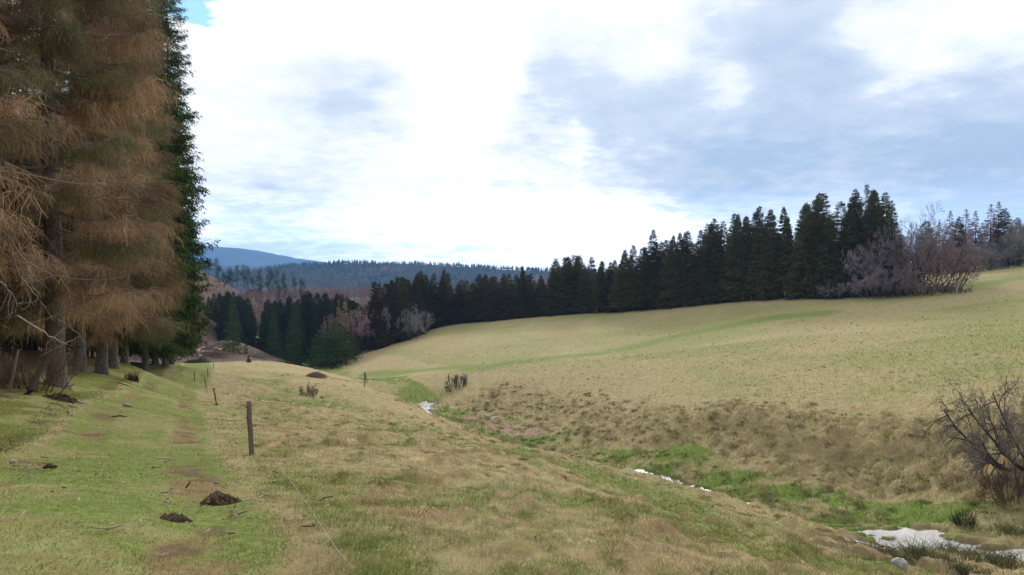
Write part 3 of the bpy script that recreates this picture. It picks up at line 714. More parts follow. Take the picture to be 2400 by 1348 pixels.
# brown and green conifers on the far right, behind the bare trees
for i, (u, vt, Y, k, lab) in enumerate(((2225, 492, 215, 0, 'reddish dying spruce, leftmost of the conifers on the far right'), (2262, 488, 220, 1, 'reddish-brown spruce next to a green pine-like crown on the far right'),
        (2285, 492, 212, 0, 'brown thin-crowned spruce in the middle of the far right group'), (2320, 476, 216, 1, 'reddish spruce with a spiky top, left of the tallest pair'),
        (2338, 470, 220, 0, 'tallest reddish spruce of the far right group'), (2352, 486, 214, 9, 'green spruce beside the tallest reddish spruce'), (2245, 505, 208, 9, 'rounded green spruce among the reddish ones on the far right'),
        (2200, 520, 218, 0, 'low brown spruce between the bare tree and the reddish spruces'), (2382, 508, 222, 8, 'small blue-green spruce tip at the right edge of the picture'), (2300, 520, 208, 1, 'brown spruce in front of the far right group'),
        (2170, 515, 222, 9, 'green spruce half hidden behind the bare trees on the right'), (2405, 520, 215, 8, 'dark spruce cut by the right edge of the picture'), (2230, 540, 205, 1, 'low reddish spruce behind the multi-stemmed bare trees'), (2365, 530, 206, 9, 'low green spruce behind the grey bushes at the right edge'))):
    x = (u - 1200) / F * Y; H = ray(u, vt)[1] * Y - gz(x, Y)
    put(BROWN[k] if k < 2 else PROTO[(i * 2) % 6], x, Y, H, lab, wide=1.3, H0=20, group='conifers on the far right')
# ------------------------------------------------------------------ pines on the skyline
def make_pine(i, H=14):
    r = empty('pine_tree'); rng = np.random.default_rng(i)
    part('trunk', trunk_mesh('trunk', H, .20, i, BARK2, sides=6, wob=.3), r)
    acc = Acc(); n = 26
    z = H * (.52 + .45 * rng.random(n)); a = rng.random(n) * 6.28; L = (.9 + 1.7 * rng.random(n)) * (1.25 - (z / H - .5) * 1.5)
    for k in range(n):
        m = 45; c = np.array([math.cos(a[k]) * L[k], math.sin(a[k]) * L[k], z[k] + .3 * L[k]])
        q = rng.normal(size=(m, 3)) * np.array([.75, .75, .32]) + c; col = np.array((.02, .035, .018)) + rng.random((m, 1)) * np.array((.035, .045, .02))
        kites(acc, q, unit(rng.normal(size=(m, 3)) + np.array([0, 0, .5])), .25 + .25 * rng.random(m), np.full(m, .14), rng, col)
        tubes(acc, np.array([[[0, 0, z[k] - .3 * L[k]], list(c * np.array([.5, .5, .99])), list(c)]]), np.array([[.05, .04, .02]]), (.11, .08, .06))
    part('crown', acc.mesh('crown', VEG), r); return r
PINES = [make_pine(i) for i in range(3)]
for i, (u, vt, vb, Y) in enumerate(((475, 600, 668, 290), (490, 606, 668, 300), (507, 604, 664, 300), (514, 618, 668, 290), (535, 630, 668, 310), (541, 626, 672, 305), (556, 620, 676, 320), (570, 621, 676, 325),
        (580, 622, 680, 320), (607, 632, 684, 330), (612, 650, 690, 330), (630, 632, 690, 340), (637, 629, 690, 338), (648, 631, 692, 336), (665, 638, 694, 345), (690, 646, 696, 350), (705, 652, 698, 350), (667, 662, 695, 330), (655, 668, 700, 320), (712, 660, 700, 350), (525, 640, 672, 300), (592, 648, 684, 330))):
    x = (u - 1200) / F * Y; g = gz(x, Y); put(PINES[i % 3], x, Y, max(4, ray(u, vt)[1] * Y - g), 'thin-crowned pine left standing on the felled ridge in front of the blue hills', group='scattered pines on the ridge', H0=14, wide=min(.6, 7.5 / max(4, ray(u, vt)[1] * Y - g)))
# ------------------------------------------------------------------ bare trees and bushes
def bare(name, part_name, acc, x, y, label, cat, group=None, trunk=None, rz=0):
    r = empty(name, (x, y, gz(x, y) - .05), rz); tag(r, label, cat, group)
    if trunk is not None: part('trunk', trunk.mesh('trunk', TWIG), r)
    part(part_name, acc.mesh(part_name, TWIG), r); return r
def bush(u, vb, vt, wpx, seed, label, cat='bush', name='bare_bush', Y=None, stems=14, col=(.12, .105, .095), tip=(.17, .14, .13), group=None, lean=.6, kids=(4, 4, 4, 4), r0=.05, upw=.2, minr=.011, first=.5, basew=.35, dy=0, gravity=0, levels=5, split=False, spread=(.8, .8, .8, .8)):
    if Y is None: x, y, z = at(u, vb)
    else: x, y = (u - 1200) / F * Y, Y
    y += dy; x = x * (1 + dy / max(y, 1))
    H = ray(u, vt)[1] * y - gz(x, y); Wd = wpx / F * y * 1.45
    a = shrub_mesh(seed, H, Wd, stems, kids, levels, r0, col, tip, lean, gravity, upw, minr, spread, first, basew); scaled(a, H, Wd)
    tr = None
    if split:
        tr = Acc(); tr.add(a.V[0], a.Q[0], a.C[0]); n0 = len(a.V[0])
        b = Acc()
        for V, Q, C, off in zip(a.V[1:], a.Q[1:], a.C[1:], np.cumsum([len(v) for v in a.V])[:-1]): b.add(V, Q - off, C)
        a = b
    return bare(name, 'branches', a, x, y, label, cat, group, trunk=tr)
GR, GT = (.12, .10, .095), (.26, .21, .20)
G1 = 'multi-stemmed bare trees on the right of the meadow'
for u, vb, vt, w, sd, st_, lab in ((2190, 687, 530, 130, 1, 7, 'largest bare tree of the clump on the right, dark stems fanning out from its foot'), (2225, 685, 545, 120, 2, 6, 'bare tree at the right end of the clump, stems leaning out over the grass'),
        (2150, 688, 520, 110, 3, 6, 'dense bare tree on the left of the fanning-stemmed clump'), (2170, 680, 512, 130, 4, 7, 'bare tree at the back of the clump with a fine grey crown')):
    bush(u, vb, vt, w, sd, lab, 'tree', 'bare_tree', stems=st_ + 2, col=(.06, .05, .045), tip=(.29, .21, .19), lean=1.1, r0=.12, kids=(6, 6, 5, 4), minr=.017, first=.5, basew=.35, upw=.08, spread=(1.1, 1.1, 1., .9), dy=(3 if sd == 4 else 0), group=G1, split=True)
G2 = 'grey-violet bare bushes below the end of the wood'
for i, (u, vb, vt, w, c) in enumerate(((1905, 697, 640, 60, 0), (1940, 698, 620, 75, 1), (1980, 697, 600, 80, 0), (2020, 697, 575, 85, 1), (2060, 695, 560, 90, 0), (2100, 694, 545, 90, 1), (1960, 699, 660, 70, 0), (2040, 698, 640, 90, 1), (2090, 696, 620, 90, 0))):
    bush(u, vb, vt, w, 20 + i, ('lowest bare bush at the left end of the violet-grey thicket', 'second bare bush from the left in the violet-grey thicket', 'third bush of the thicket, pale and twiggy below the spruces', 'tall violet-grey bush in the middle of the thicket',
         'violet-grey bush left of the fanning bare trees', 'tallest thicket bush, touching the fanning bare trees', 'low front bush near the left of the thicket', 'low front bush in the middle of the thicket', 'low front bush right beside the bare trees')[i],
         stems=28, col=GR, tip=((.27, .215, .215), (.32, .265, .28))[c], kids=(5, 5, 4, 4), minr=.022, group=G2, dy=(0 if i > 5 else 3), upw=.3)
for i, (u, vb, vt, w) in enumerate(((2110, 694, 655, 80), (2150, 692, 650, 80), (2190, 689, 660, 70), (2235, 687, 668, 50), (2130, 690, 600, 90), (2080, 692, 600, 90))):
    bush(u, vb, vt, w, 120 + i, ('low scrub at the left foot of the fanning bare trees', 'low scrub between the first fanning stems', 'low scrub under the largest bare tree', 'thin low scrub at the right foot of the fanning trees', 'reddish-grey bush filling the left side of the bare tree clump', 'grey bush between the thicket and the bare tree clump')[i],
         stems=24, col=(.13, .095, .08), tip=(.28, .20, .175), kids=(5, 5, 4), levels=4, minr=.02, basew=.8, upw=.2, group='low scrub under the bare trees', dy=(4 if i > 3 else 0))
bush(1895, 697, 650, 32, 40, 'small bush with rust-red withered leaves at the dark foot of the wood', stems=8, col=(.09, .05, .04), tip=(.26, .10, .07), kids=(5, 5, 5, 4), minr=.03)
bush(2132, 690, 478, 95, 41, 'tall open bare tree showing against the sky beside the broad spruce', 'tree', 'bare_tree', Y=190, stems=3, col=(.13, .12, .11), tip=(.17, .155, .15), kids=(5, 5, 4, 4), minr=.022, r0=.16, first=.55, basew=.1, lean=.4, split=True)
for i, (u, vt, w) in enumerate(((2330, 560, 80), (2365, 530, 90), (2395, 520, 90), (2295, 585, 70), (2440, 530, 90))):
    bush(u, 640, vt, w, 50 + i, ('grey rounded bare tree at the crest on the far right', 'larger grey bare tree on the crest near the right edge', 'grey bare tree cut by the right edge of the picture', 'small grey bush at the left of the crest group', 'outermost grey bare tree beyond the right edge')[i],
         'tree', 'bare_tree', Y=198, stems=9, col=(.13, .12, .11), tip=(.28, .24, .23), kids=(5, 5, 5, 4), minr=.022, r0=.11, group='grey bare trees on the crest', split=True)
for i, (u, vb, vt, w, st_, lab) in enumerate(((1490, 722, 628, 50, 3, 'pale round-crowned birch in front of the dark wood'), (1535, 722, 640, 22, 2, 'thin whitish birch stem right of the round birch'), (1546, 720, 605, 16, 1, 'tallest thin white birch stem against the dark wood'),
        (1358, 729, 615, 48, 3, 'tall violet-brown birch leaning at the wood edge, left of the round one'), (1378, 727, 600, 40, 2, 'upright reddish birch beside the leaning birch'))):
    bush(u, vb, vt, w, 60 + i, lab, 'tree', 'birch_tree', stems=st_, col=(.36, .33, .31), tip=(.17, .125, .12), kids=(7, 5, 4, 3), minr=.013, r0=.10, first=.8, basew=.12, lean=.3, gravity=.5, upw=.35, dy=-1, group='birches at the wood edge', split=True, spread=(.6, .7, .8, .8))
G4 = 'pale bushes at the lower end of the wood'
for i, (u, vb, vt, w, c, lab) in enumerate(((850, 828, 728, 62, (.42, .28, .27), 'pinkish round bare tree beside the bushy spruces'), (835, 832, 712, 50, (.36, .26, .21), 'brownish bare tree just behind the pinkish one'), (905, 812, 715, 26, (.36, .33, .33), 'slim pale grey tree standing between the pink tree and the grey bushes'),
        (935, 802, 738, 46, (.34, .29, .29), 'grey bush, first of three along the lower meadow edge'), (962, 796, 720, 60, (.33, .285, .28), 'largest grey bush on the lower meadow edge'), (990, 786, 726, 50, (.31, .26, .26), 'grey bush at the upper end of the three'), (780, 800, 735, 60, (.38, .24, .22), 'reddish bare bush rising behind the low bushy spruces'))):
    bush(u, vb, vt, w, 80 + i, lab, 'bush' if i > 2 else 'tree', 'bare_bush' if i > 2 else 'bare_tree', Y=(None if i < 6 else 205), stems=(4, 4, 2, 10, 14, 12, 10)[i], col=(.10, .08, .075), tip=c, kids=(5, 5, 5, 4), minr=.022, r0=.09, group=G4, split=i < 3, basew=(.12 if i < 3 else .5))
bush(855, 908, 872, 20, 90, 'small bare sapling standing by the stream in the valley', 'tree', 'bare_tree', stems=1, col=(.10, .08, .065), tip=(.13, .11, .08), kids=(7, 5, 4), levels=4, minr=.010, r0=.07, first=.7, basew=.02, split=True)
bush(1082, 903, 874, 26, 91, 'dark grey-green bush on the slope above the reeds', stems=14, col=(.10, .10, .08), tip=(.20, .19, .15), kids=(5, 4, 4), levels=4, minr=.010, upw=.5, lean=.3, basew=.6)
bush(1058, 906, 876, 24, 92, 'thin brown bush left of the dark bush above the reeds', stems=12, col=(.10, .07, .06), tip=(.14, .10, .085), kids=(4, 4, 4), levels=4, minr=.012, basew=.6)
bush(1068, 912, 893, 44, 93, 'low reddish-brown scrub at the foot of the two slope bushes', stems=26, col=(.12, .07, .05), tip=(.20, .12, .09), kids=(4, 4, 3), levels=4, minr=.012, basew=.8)
bush(725, 928, 898, 38, 94, 'small tangled brown bush in the rough pasture', stems=20, col=(.15, .12, .09), tip=(.26, .20, .14), kids=(4, 4, 3), levels=4, minr=.007, basew=.5, r0=.02)
bush(2262, 1235, 1190, 44, 95, 'dark rush clump on the bank right of the bright green grass', stems=90, col=(.035, .05, .02), tip=(.08, .10, .045), kids=(2,), levels=2, minr=.008, basew=.5, r0=.01, lean=.9, first=.9)
# the spreading thorn bush on the right bank
bush(2440, 1140, 885, 300, 96, 'large spreading bare thorn bush at the right edge, above the stream', 'bush', 'thorn_bush', Y=36, stems=24, col=(.10, .085, .075), tip=(.27, .22, .19), kids=(6, 6, 6, 5), minr=.0045, r0=.055, lean=2.3, gravity=.75, upw=.12, first=.6, spread=(.9, .9, .9, .9), basew=.45)
bush(2395, 1230, 1090, 110, 97, 'low brown bramble thicket under the thorn bush', stems=50, Y=33, col=(.12, .07, .05), tip=(.21, .13, .09), kids=(5, 4, 4), levels=4, minr=.006, r0=.015, lean=1.0, basew=.8)
# spruce seedling on the pasture crest
x, y, z = at(583, 848); put(make_spruce_proto(50, H=3, R=1.0, cb=.02, nb=60, tw=8, fl=2), x, y, 1.1, 'tiny spruce seedling alone on the pasture crest', H0=3, wide=.9)
# ------------------------------------------------------------------ the old trees along the track
BRN = dict(col0=(.18, .12, .065), col1=(.48, .32, .19))
def strand_tree(i, H, R, cb, nb=300, tw=30, fl=7, c=None, azr=None, wd=.016, flen=.46, dead=.28, dcol=((.12, .12, .055), (.25, .23, .11)), r0=.30, pw=.40, **k):
    r = empty('spruce_tree'); c = c or BRN
    part('trunk', trunk_mesh('trunk', H, r0, 300 + i, BARK, sides=14, flare=1.45), r)
    part('crown', conifer_crown('crown', 200 + i, H, R, cb, nb, tw, fl, flen, wd, c['col0'], c['col1'], droop=.22, hang=.5, pw=pw, up=.2, dead=dead, dcol=dcol, strand=(.8,), woodcol=(.30, .24, .185), branchr=.036, bvar=1.15, azrange=azr, **k), r)
    return r
B1 = strand_tree(1, 33, 3.95, 3.1, nb=250, tw=56, fl=11, whorl=.8)
B2 = strand_tree(2, 33, 3.8, 3.5, nb=230, tw=50, fl=10, whorl=.9, c=dict(col0=(.19, .11, .065), col1=(.43, .26, .16)))
B3 = strand_tree(3, 33, 4.2, 3.7, nb=200, tw=40, fl=8, whorl=.9, dead=.6)
GRN = dict(col0=(.035, .062, .016), col1=(.11, .15, .045))
def green_tree(i, H, R, cb, **k):
    r = empty('spruce_tree')
    part('trunk', trunk_mesh('trunk', H, .26, 340 + i, BARK, sides=10), r)
    part('crown', conifer_crown('crown', 240 + i, H, R, cb, 420, 26, 6, .34, .085, GRN['col0'], GRN['col1'], droop=.30, hang=.6, pw=.50, up=.25, branchr=.03, **k), r)
    return r
E1 = green_tree(1, 38, 3.35, 2.6, dead=.10, dcol=((.10, .07, .03), (.18, .13, .06)))
E2 = green_tree(2, 37, 3.1, 2.4)
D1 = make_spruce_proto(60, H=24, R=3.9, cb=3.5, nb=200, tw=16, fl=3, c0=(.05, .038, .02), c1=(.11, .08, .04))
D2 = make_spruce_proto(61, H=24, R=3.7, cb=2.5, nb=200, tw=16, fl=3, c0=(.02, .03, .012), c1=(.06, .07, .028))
def at_px(u, v, **k): return at(u, v, **k)[:2]
YT = {130: 24.5, 186: 36, 236: 40, 262: 45, 290: 50, 338: 57, 362: 62, 386: 62, 399: 64, 384: 69}
def old(proto, u, v, H, H0, label, rz=0, wide=1., xy_=None):
    H0 = 33 if proto in (B1, B2, B3) else 38 if proto is E1 else 37
    x, y = xy_ or ((u - 1200) / F * YT[u], YT[u])
    o = put(proto, x, y, H, label, H0=H0, wide=wide, rz=rz, group='old conifers along the track'); return o
BIG = old(B1, 130, 903, 33, 0, 'big brown conifer with a thick grey trunk and hanging twigs, nearest trunk to the track', 0.4)
old(B2, 186, 868, 33, 0, 'brown conifer with a grey trunk directly behind the big one', 1.9)
old(B1, 236, 872, 33, 0, 'brown conifer whose dark flared trunk stands on the mossy verge', 3.1)
old(B3, 262, 860, 33, 0, 'olive-brown conifer close behind the one on the mossy verge', 4.2)
old(E2, 290, 852, 36, 0, 'first green spruce after the brown stretch, set back from the track', 5.0)
old(E2, 338, 858, 37, 0, 'green spruce with low boughs where the brown conifers end', 0.3)
old(E1, 362, 859, 38, 0, 'first of the three slim-trunked green spruces beside the track', 1.3)
old(E2, 386, 858, 37, 0, 'middle of the three slim-trunked green spruces beside the track', 2.3)
old(E1, 399, 856, 38, 0, 'green spruce at the track end with boughs sticking out against the sky', 4.4)
old(E2, 384, 852, 37, 0, 'green spruce behind the one at the track end', 5.1)
for k, (x, y, p, H0, lab) in enumerate(((-11.8, 9.5, B2, 27, 'brown conifer standing outside the left edge, its hanging twigs reaching in'), (-15.6, 17.0, B1, 27, 'brown conifer left of the big grey trunk, its own trunk hidden in twigs'),
                              (-20.5, 22.5, B3, 28, 'dull brown conifer in the second row at the left edge'), (-19.0, 13.5, B3, 28, 'brown conifer in the second row outside the left edge'))):
    old(p, 0, 0, 32, H0, lab, k * 1.7, xy_=(x, y))
n = 0
for s_ in np.arange(8, 112, 5.2):
    for t_ in (-9.5, -14.5, -20, -26, -33):
        ss = s_ + rnd.uniform(-1.6, 1.6); tt_ = t_ + rnd.uniform(-1.6, 1.6)
        x, y = xy(ss, tt_)
        if y < 9 or x / y < -.9: continue
        u = 1200 + F * x / y
        if u < -350 or u > (470 if ss > 85 else 400) or (ss > 80 and t_ < -27): continue
        if ss > 86 and u > 440: continue
        put((D1, D2)[rnd.random() < .45], x, y, rnd.uniform(22, 27), 'shaded conifer deeper in the wood behind the old trees of the track', H0=24, wide=.95, group='conifers inside the dark wood on the left')
        n += 1
# bare pale boughs reaching out of the big tree
def world_line(pts, wob=0):
    out = []
    for u, v, Y in pts:
        rx, rz = ray(u, v); out.append((rx * Y, Y, rz * Y))
    return np.array(out)
def smooth_line(P, n):
    P = np.asarray(P, float); q = np.linspace(0, len(P) - 1, n); i = np.clip(q.astype(int), 0, len(P) - 2); f = (q - i)[:, None]
    P0 = P[np.maximum(i - 1, 0)]; P1 = P[i]; P2 = P[i + 1]; P3 = P[np.minimum(i + 2, len(P) - 1)]
    return .5 * (2 * P1 + (P2 - P0) * f + (2 * P0 - 5 * P1 + 4 * P2 - P3) * f ** 2 + (3 * P1 - P0 - 3 * P2 + P3) * f ** 3)
def boughs():
    inv = BIG.matrix_basis.inverted()
    for j, (pts, r, col) in enumerate((([(-60, 500, 17), (10, 545, 18), (60, 612, 18.5), (140, 650, 19), (250, 656, 19.5), (310, 640, 20)], .034, (.26, .20, .14)),
            ([(-30, 400, 18), (40, 405, 18.5), (110, 418, 19), (180, 430, 19.5), (240, 428, 20)], .018, (.42, .36, .28)), ([(40, 740, 18), (90, 770, 18.5), (145, 803, 18.8), (165, 800, 19), (190, 786, 19)], .022, (.36, .32, .26)),
            ([(110, 445, 20), (190, 464, 20), (260, 455, 20.5), (300, 430, 21)], .024, (.16, .12, .08)), ([(20, 560, 17), (45, 640, 17.5), (90, 700, 18), (125, 752, 18.5)], .022, (.26, .21, .15)),
            ([(0, 660, 16), (30, 690, 16.5), (40, 720, 17), (15, 745, 17)], .02, (.30, .26, .20)), ([(120, 300, 20), (200, 298, 20.4), (232, 290, 21)], .018, (.13, .10, .07)), ([(60, 610, 18), (75, 660, 18.5), (70, 700, 18.5)], .018, (.33, .31, .25)))):
        a = Acc(); P = smooth_line(world_line(pts), 26); rng = np.random.default_rng(j); P = P + rng.normal(size=P.shape) * .012
        tubes(a, P[None], (np.linspace(1, .3, 26) * r)[None], col, 5)
        m = 16; i = rng.integers(4, 26, m); q = unit(rng.normal(size=(m, 3)) + np.array([.4, 0, -.7])); Lq = rng.uniform(.3, .9, m)[:, None]
        strips(a, np.stack([P[i], P[i] + q * Lq * .5 + rng.normal(size=(m, 3)) * .05, P[i] + q * Lq + np.array([0, 0, .08])], 1), np.full(m, r * .7), np.full(m, .006), rng, np.tile(np.array(col, np.float32), (m, 1)))
        a.V = [np.array([inv @ Vector(p) for p in v], np.float32) for v in a.V]
        part('branch', a.mesh('branch', TWIG), BIG)
boughs()
bush(75, 930, 800, 150, 110, 'tangle of thin brown suckers left of the big grey trunk', stems=26, Y=21.5, col=(.13, .095, .07), tip=(.25, .16, .09), kids=(6, 5, 4), levels=4, minr=.005, r0=.035, lean=.8, basew=.6, first=.7)
bush(306, 893, 872, 26, 111, 'small dark green-brown bush on the mossy verge', stems=40, col=(.05, .05, .03), tip=(.09, .085, .045), kids=(5, 4), levels=3, minr=.006, basew=.7, r0=.012)
def stake(name, base_px, top_px, r, m, label, cat='stake', group=None, Y=None, sides=8, knob=None):
    if Y is None: x, y, z = at(*base_px)
    else: x, y = ray(*base_px)[0] * Y, Y; z = gz(x, y)
    z = float(height(np.array([x]), np.array([y]))[0])
    rx, rz = ray(*top_px); top = Vector((rx * y - x, 0, rz * y - z)); o = empty(name, (x, y, z)); tag(o, label, cat, group)
    k = 8; q = np.linspace(-.25, 1, k); rng = np.random.default_rng(int(base_px[0]))
    P = np.stack([q * top.x, q * 0, q * top.z], 1)
    an = np.arange(sides) / sides * 6.283; rad = r * (1 + .08 * rng.normal(size=(k, sides))); rad[-1] *= .9
    V = (P[:, None] + np.stack([rad * np.cos(an), rad * np.sin(an), 0 * rad], -1)).reshape(-1, 3)
    i = np.arange(k - 1)[:, None] * sides; j = np.arange(sides)[None]; Fq = np.stack([i + j, i + (j + 1) % sides, i + sides + (j + 1) % sides, i + sides + j], -1).reshape(-1, 4)
    V = np.concatenate([V, [P[-1] + (0, 0, r * .15)]]); T = np.stack([(k - 1) * sides + np.arange(sides), (k - 1) * sides + (np.arange(sides) + 1) % sides, np.full(sides, k * sides)], 1)
    part('post', me_new('post', V, [Fq, T], m), o); return o, top, (x, y, z)
P1, tp, p1 = stake('fence_post', (590, 1072), (583, 941), .049, POSTM, 'tall weathered wooden fence post with a black ring insulator, nearest beside the track', 'fence post')
def insulator(o, f, side=1, rr=.022, m=BLACKP, off=.055, name='insulator'):
    bpy_pts = []; c = Vector((tp.x * f + side * (off + .045), 0, tp.z * f)); a = Acc(); th = np.linspace(0, 5.2, 12) - 2.6
    ring = np.stack([c.x + rr * np.cos(th), 0 * th, c.z + rr * np.sin(th) + .004], 1)
    tubes(a, ring[None], np.full((1, 12), .006), (.02, .02, .02), 6); tubes(a, np.array([[[tp.x * f, 0, tp.z * f], [c.x - rr * .8, 0, c.z - .012]]]), np.full((1, 2), .006), (.02, .02, .02), 6)
    part(name, a.mesh(name, m, True), o)
insulator(P1, .55); insulator(P1, .89, -1, .010, off=.02); insulator(P1, .70, -1, .010, off=.02)
for b_, t_, r, lab in (((508, 951), (500, 909), .028, 'leaning rusty iron fence stake with knobs, next after the wooden post'), ((484, 913), (478, 884), .026, 'leaning rusty stake, the second iron one down the track'),
                       ((456, 897), (455.5, 870), .03, 'thin upright stake on the left side of the fence line, in the track grass'), ((487.5, 884), (486.5, 863), .03, 'thin grey stake beside the green end of the track'), ((500.5, 865), (500.5, 852), .035, 'farthest small stake of the track fence, on the crest')):
    o, tp2, _ = stake('fence_stake', b_, t_, r, RUST, lab, 'fence stake', 'stakes of the track fence', sides=6)
    if r < .03:
        for f in (.93, .62, .45):
            a = Acc(); c = np.array([tp2.x * f, -.0, tp2.z * f]); tubes(a, np.array([[c + (-.01, 0, -.03), c + (.05, 0, 0), c + (.05, 0, .05)]]), np.array([[.02, .025, .018]]), (.05, .03, .02), 6); part('insulator', a.mesh('insulator', RUST), o)
for i, (u, vb, vt) in enumerate(((1241, 744, 735), (1285, 741, 732), (1399, 736, 720), (1424, 735, 722), (1472, 731, 720), (1541, 726, 713), (1625, 717, 705), (1689, 712, 700), (1761, 706, 689), (1815, 703, 689), (1883, 700, 686), (1985, 698, 682), (2080, 695, 680), (2189, 690, 679), (2211, 688, 673))):
    stake('fence_post', (u, vb), (u + (i % 3 - 1) * .4, vt), .07 if i != 8 else .16, BARK2 if i % 2 else POSTM,
          ('pale wooden post in the pasture fence before the dark wood' if i not in (8, 14) else ('thickest grey post of the pasture fence before the dark wood' if i == 8 else 'tall pale post in front of the fanning bare trees')), 'fence post', 'posts of the pasture fence along the wood' if i not in (8, 14) else None, sides=6)
# fallen electric cord running down through the grass from the wooden post
def cord():
    a = Acc(); P = smooth_line(np.array([(p1[0] + tp.x * .10 + .05, p1[1], p1[2] + .12)] + [(lambda q: (q[0], q[1], float(height(np.array([q[0]]), np.array([q[1]]))[0]) + .16))(at(u, v)) for u, v in ((640, 1100), (668, 1140), (715, 1210), (752, 1280), (792, 1346), (830, 1400))]), 60)
    tubes(a, P[None], np.full((1, 60), .0022), (.5, .48, .42), 4); tag(link('slack_cord', a.mesh('slack_cord', WIREM)), 'slack pale fence cord trailing through the grass from the wooden post', 'cord')
cord()
# ------------------------------------------------------------------ water
def water():
    g = .16; xs = np.arange(-60, 40, g); ys = np.arange(20, 175, g); X, Y = np.meshgrid(xs, ys)
    sd_ = stream_d(X, Y); m = sd_ < 1.45; r = np.hypot(X, Y)
    Hh = base(X, Y) + (fbm(X, Y, 9, 1) - .5) * .35 * sstep(2, 20, r) - .13
    ny, nx = X.shape; idx = np.arange(ny * nx).reshape(ny, nx); gr_ = height(X, Y); sx_, sy_ = np.gradient(base(X, Y), g); m = m & (Hh > gr_ - .06) & (Hh < gr_ + .36) & (np.hypot(sx_, sy_) < .34); q = m[:-1, :-1] & m[1:, 1:] & m[:-1, 1:] & m[1:, :-1]
    Q = np.stack([idx[:-1, :-1], idx[:-1, 1:], idx[1:, 1:], idx[1:, :-1]], -1)[q]
    us = np.unique(Q); rm = np.full(ny * nx, -1); rm[us] = np.arange(len(us))
    V = np.stack([X, Y, Hh], -1).reshape(-1, 3)[us]
    tag(link('stream', me_new('stream', V, [rm[Q]], WATER, smooth=True)), kind='structure')
water()
# ------------------------------------------------------------------ grass
def shade_cols(M, n, rng, x, y):
    k = (.45 * rng.random(n) + .55 * sstep(.2, .8, vn(x, y, .22, 61)))[:, None]; st_ = np.array((.28, .23, .11)) * (1 - k) + np.array((.70, .60, .35)) * k
    gr = np.array((.11, .155, .028)) * (1 - k) + np.array((.275, .325, .09)) * k; br = np.array((.17, .10, .05)) * (1 - k) + np.array((.40, .265, .14)) * k
    lu = np.array((.07, .14, .015)) * (1 - k) + np.array((.22, .34, .05)) * k; rd = np.array((.30, .19, .12)) * (1 - k) + np.array((.58, .44, .32)) * k
    li = np.array((.06, .04, .022)) * (1 - k) + np.array((.26, .18, .09)) * k
    c = np.where(((.42 * rng.random(n) + .58 * vn(x, y, .45, 62) * .999) < np.clip(M['green'] * 1.0 + .08, 0, 1))[:, None], gr, st_)
    c = np.where(((.5 * rng.random(n) + .5 * vn(x, y, .5, 63)) < M['brown'] * .85)[:, None], br, c); c = np.where((rng.random(n) < M['lush'])[:, None], lu, c)
    c = np.where((rng.random(n) < M['reed'])[:, None], rd, c); c = np.where((rng.random(n) < M['litter'] * .6)[:, None], li, c)
    return c
def grass(name, label, n, r0, r1, a0, a1, seed, L0, L1, w0, wk, keep, lean=(.5, 1.2)):
    rng = np.random.default_rng(seed); r = np.exp(rng.uniform(math.log(r0), math.log(r1), n)); az = np.radians(rng.uniform(a0, a1, n))
    x = r * np.sin(az); y = r * np.cos(az); Z = zones(x, y); k = keep(x, y, Z, rng); x, y, r = x[k], y[k], r[k]; Z = {a: b[k] if np.shape(b) else b for a, b in Z.items()}
    n = len(x); M = masks(x, y, Z); k = rng.random(n) > M['mud_shade'] * .9; x, y, r = x[k], y[k], r[k]; Z = {a: b[k] for a, b in Z.items()}; M = {a: b[k] for a, b in M.items()}; n = len(x)
    h0 = height(x, y); dt = detail(x, y, Z); e = .15; gx_ = (height(x + e, y) - h0) / e; gy_ = (height(x, y + e) - h0) / e
    tus = sstep(.02, .16, dt - (fbm(x, y, 9, 1) - .5) * .35 * sstep(2, 20, r))
    L = (L0 + (L1 - L0) * rng.random(n) ** 2) * (1 + .6 * tus) * (1 - .55 * Z['track'] * .9) * (1 + .35 * sstep(20, 80, r))
    a = rng.random(n) * 6.283; ln = lean[0] + (lean[1] - lean[0]) * rng.random(n)
    # hay lies downhill and outward from its tussock
    dx = np.cos(a) - gx_ * 1.5; dy = np.sin(a) - gy_ * 1.5; q = np.hypot(dx, dy) + 1e-6; dx, dy = dx / q, dy / q
    up = np.cos(ln); sd_ = np.sin(ln); P = np.stack([x, y, h0 - .012], 1)
    m = P + np.stack([dx * sd_ * .45, dy * sd_ * .45, up * .75], 1) * L[:, None]
    slope = gx_ * dx + gy_ * dy
    t_ = m + np.stack([dx * sd_ * .6, dy * sd_ * .6, up * .25 - .30 * sd_ + .2 * slope], 1) * L[:, None]
    wdt = np.maximum(w0, wk * r) * (.6 + .8 * rng.random(n)); acc = Acc(); C = shade_cols(M, n, rng, x, y) * (.8 + .4 * rng.random((n, 1)))
    side = np.stack([-dy, dx, 0 * dx], 1) + rng.normal(size=(n, 3)) * .4; side = unit(side) * (wdt * .5)[:, None]
    V = np.stack([P - side, P + side, m + side * .8, m - side * .8, t_], 1); b = np.arange(n)[:, None] * 5
    acc.add(V, b + np.array([[0, 1, 2, 3]]), np.repeat(C, 5, 0)); acc.Q.append((b + np.array([[3, 2, 4]])).astype(np.int32)); acc.mi.append(np.zeros(n))
    tag(link(name, acc.mesh(name, GRASS)), label, 'grass', kind='stuff')
def k_near(x, y, Z, rng): return ((Z['near'] > .2) | (np.abs(Z['tt']) < 4)) & (Z['tt'] > -2.4) & (Z['floor'] < .4) & (Z['wood'] < .5)
grass('pasture_grass', 'dry straw and green grass matted over the rough pasture and track', 620000, 3.6, 70, -42, 42, 1, .035, .11, .0035, .00050, k_near)
def k_wood(x, y, Z, rng): return (Z['tt'] < -1.6) & (rng.random(len(x)) < .5 * (1 - .7 * Z['wood']))
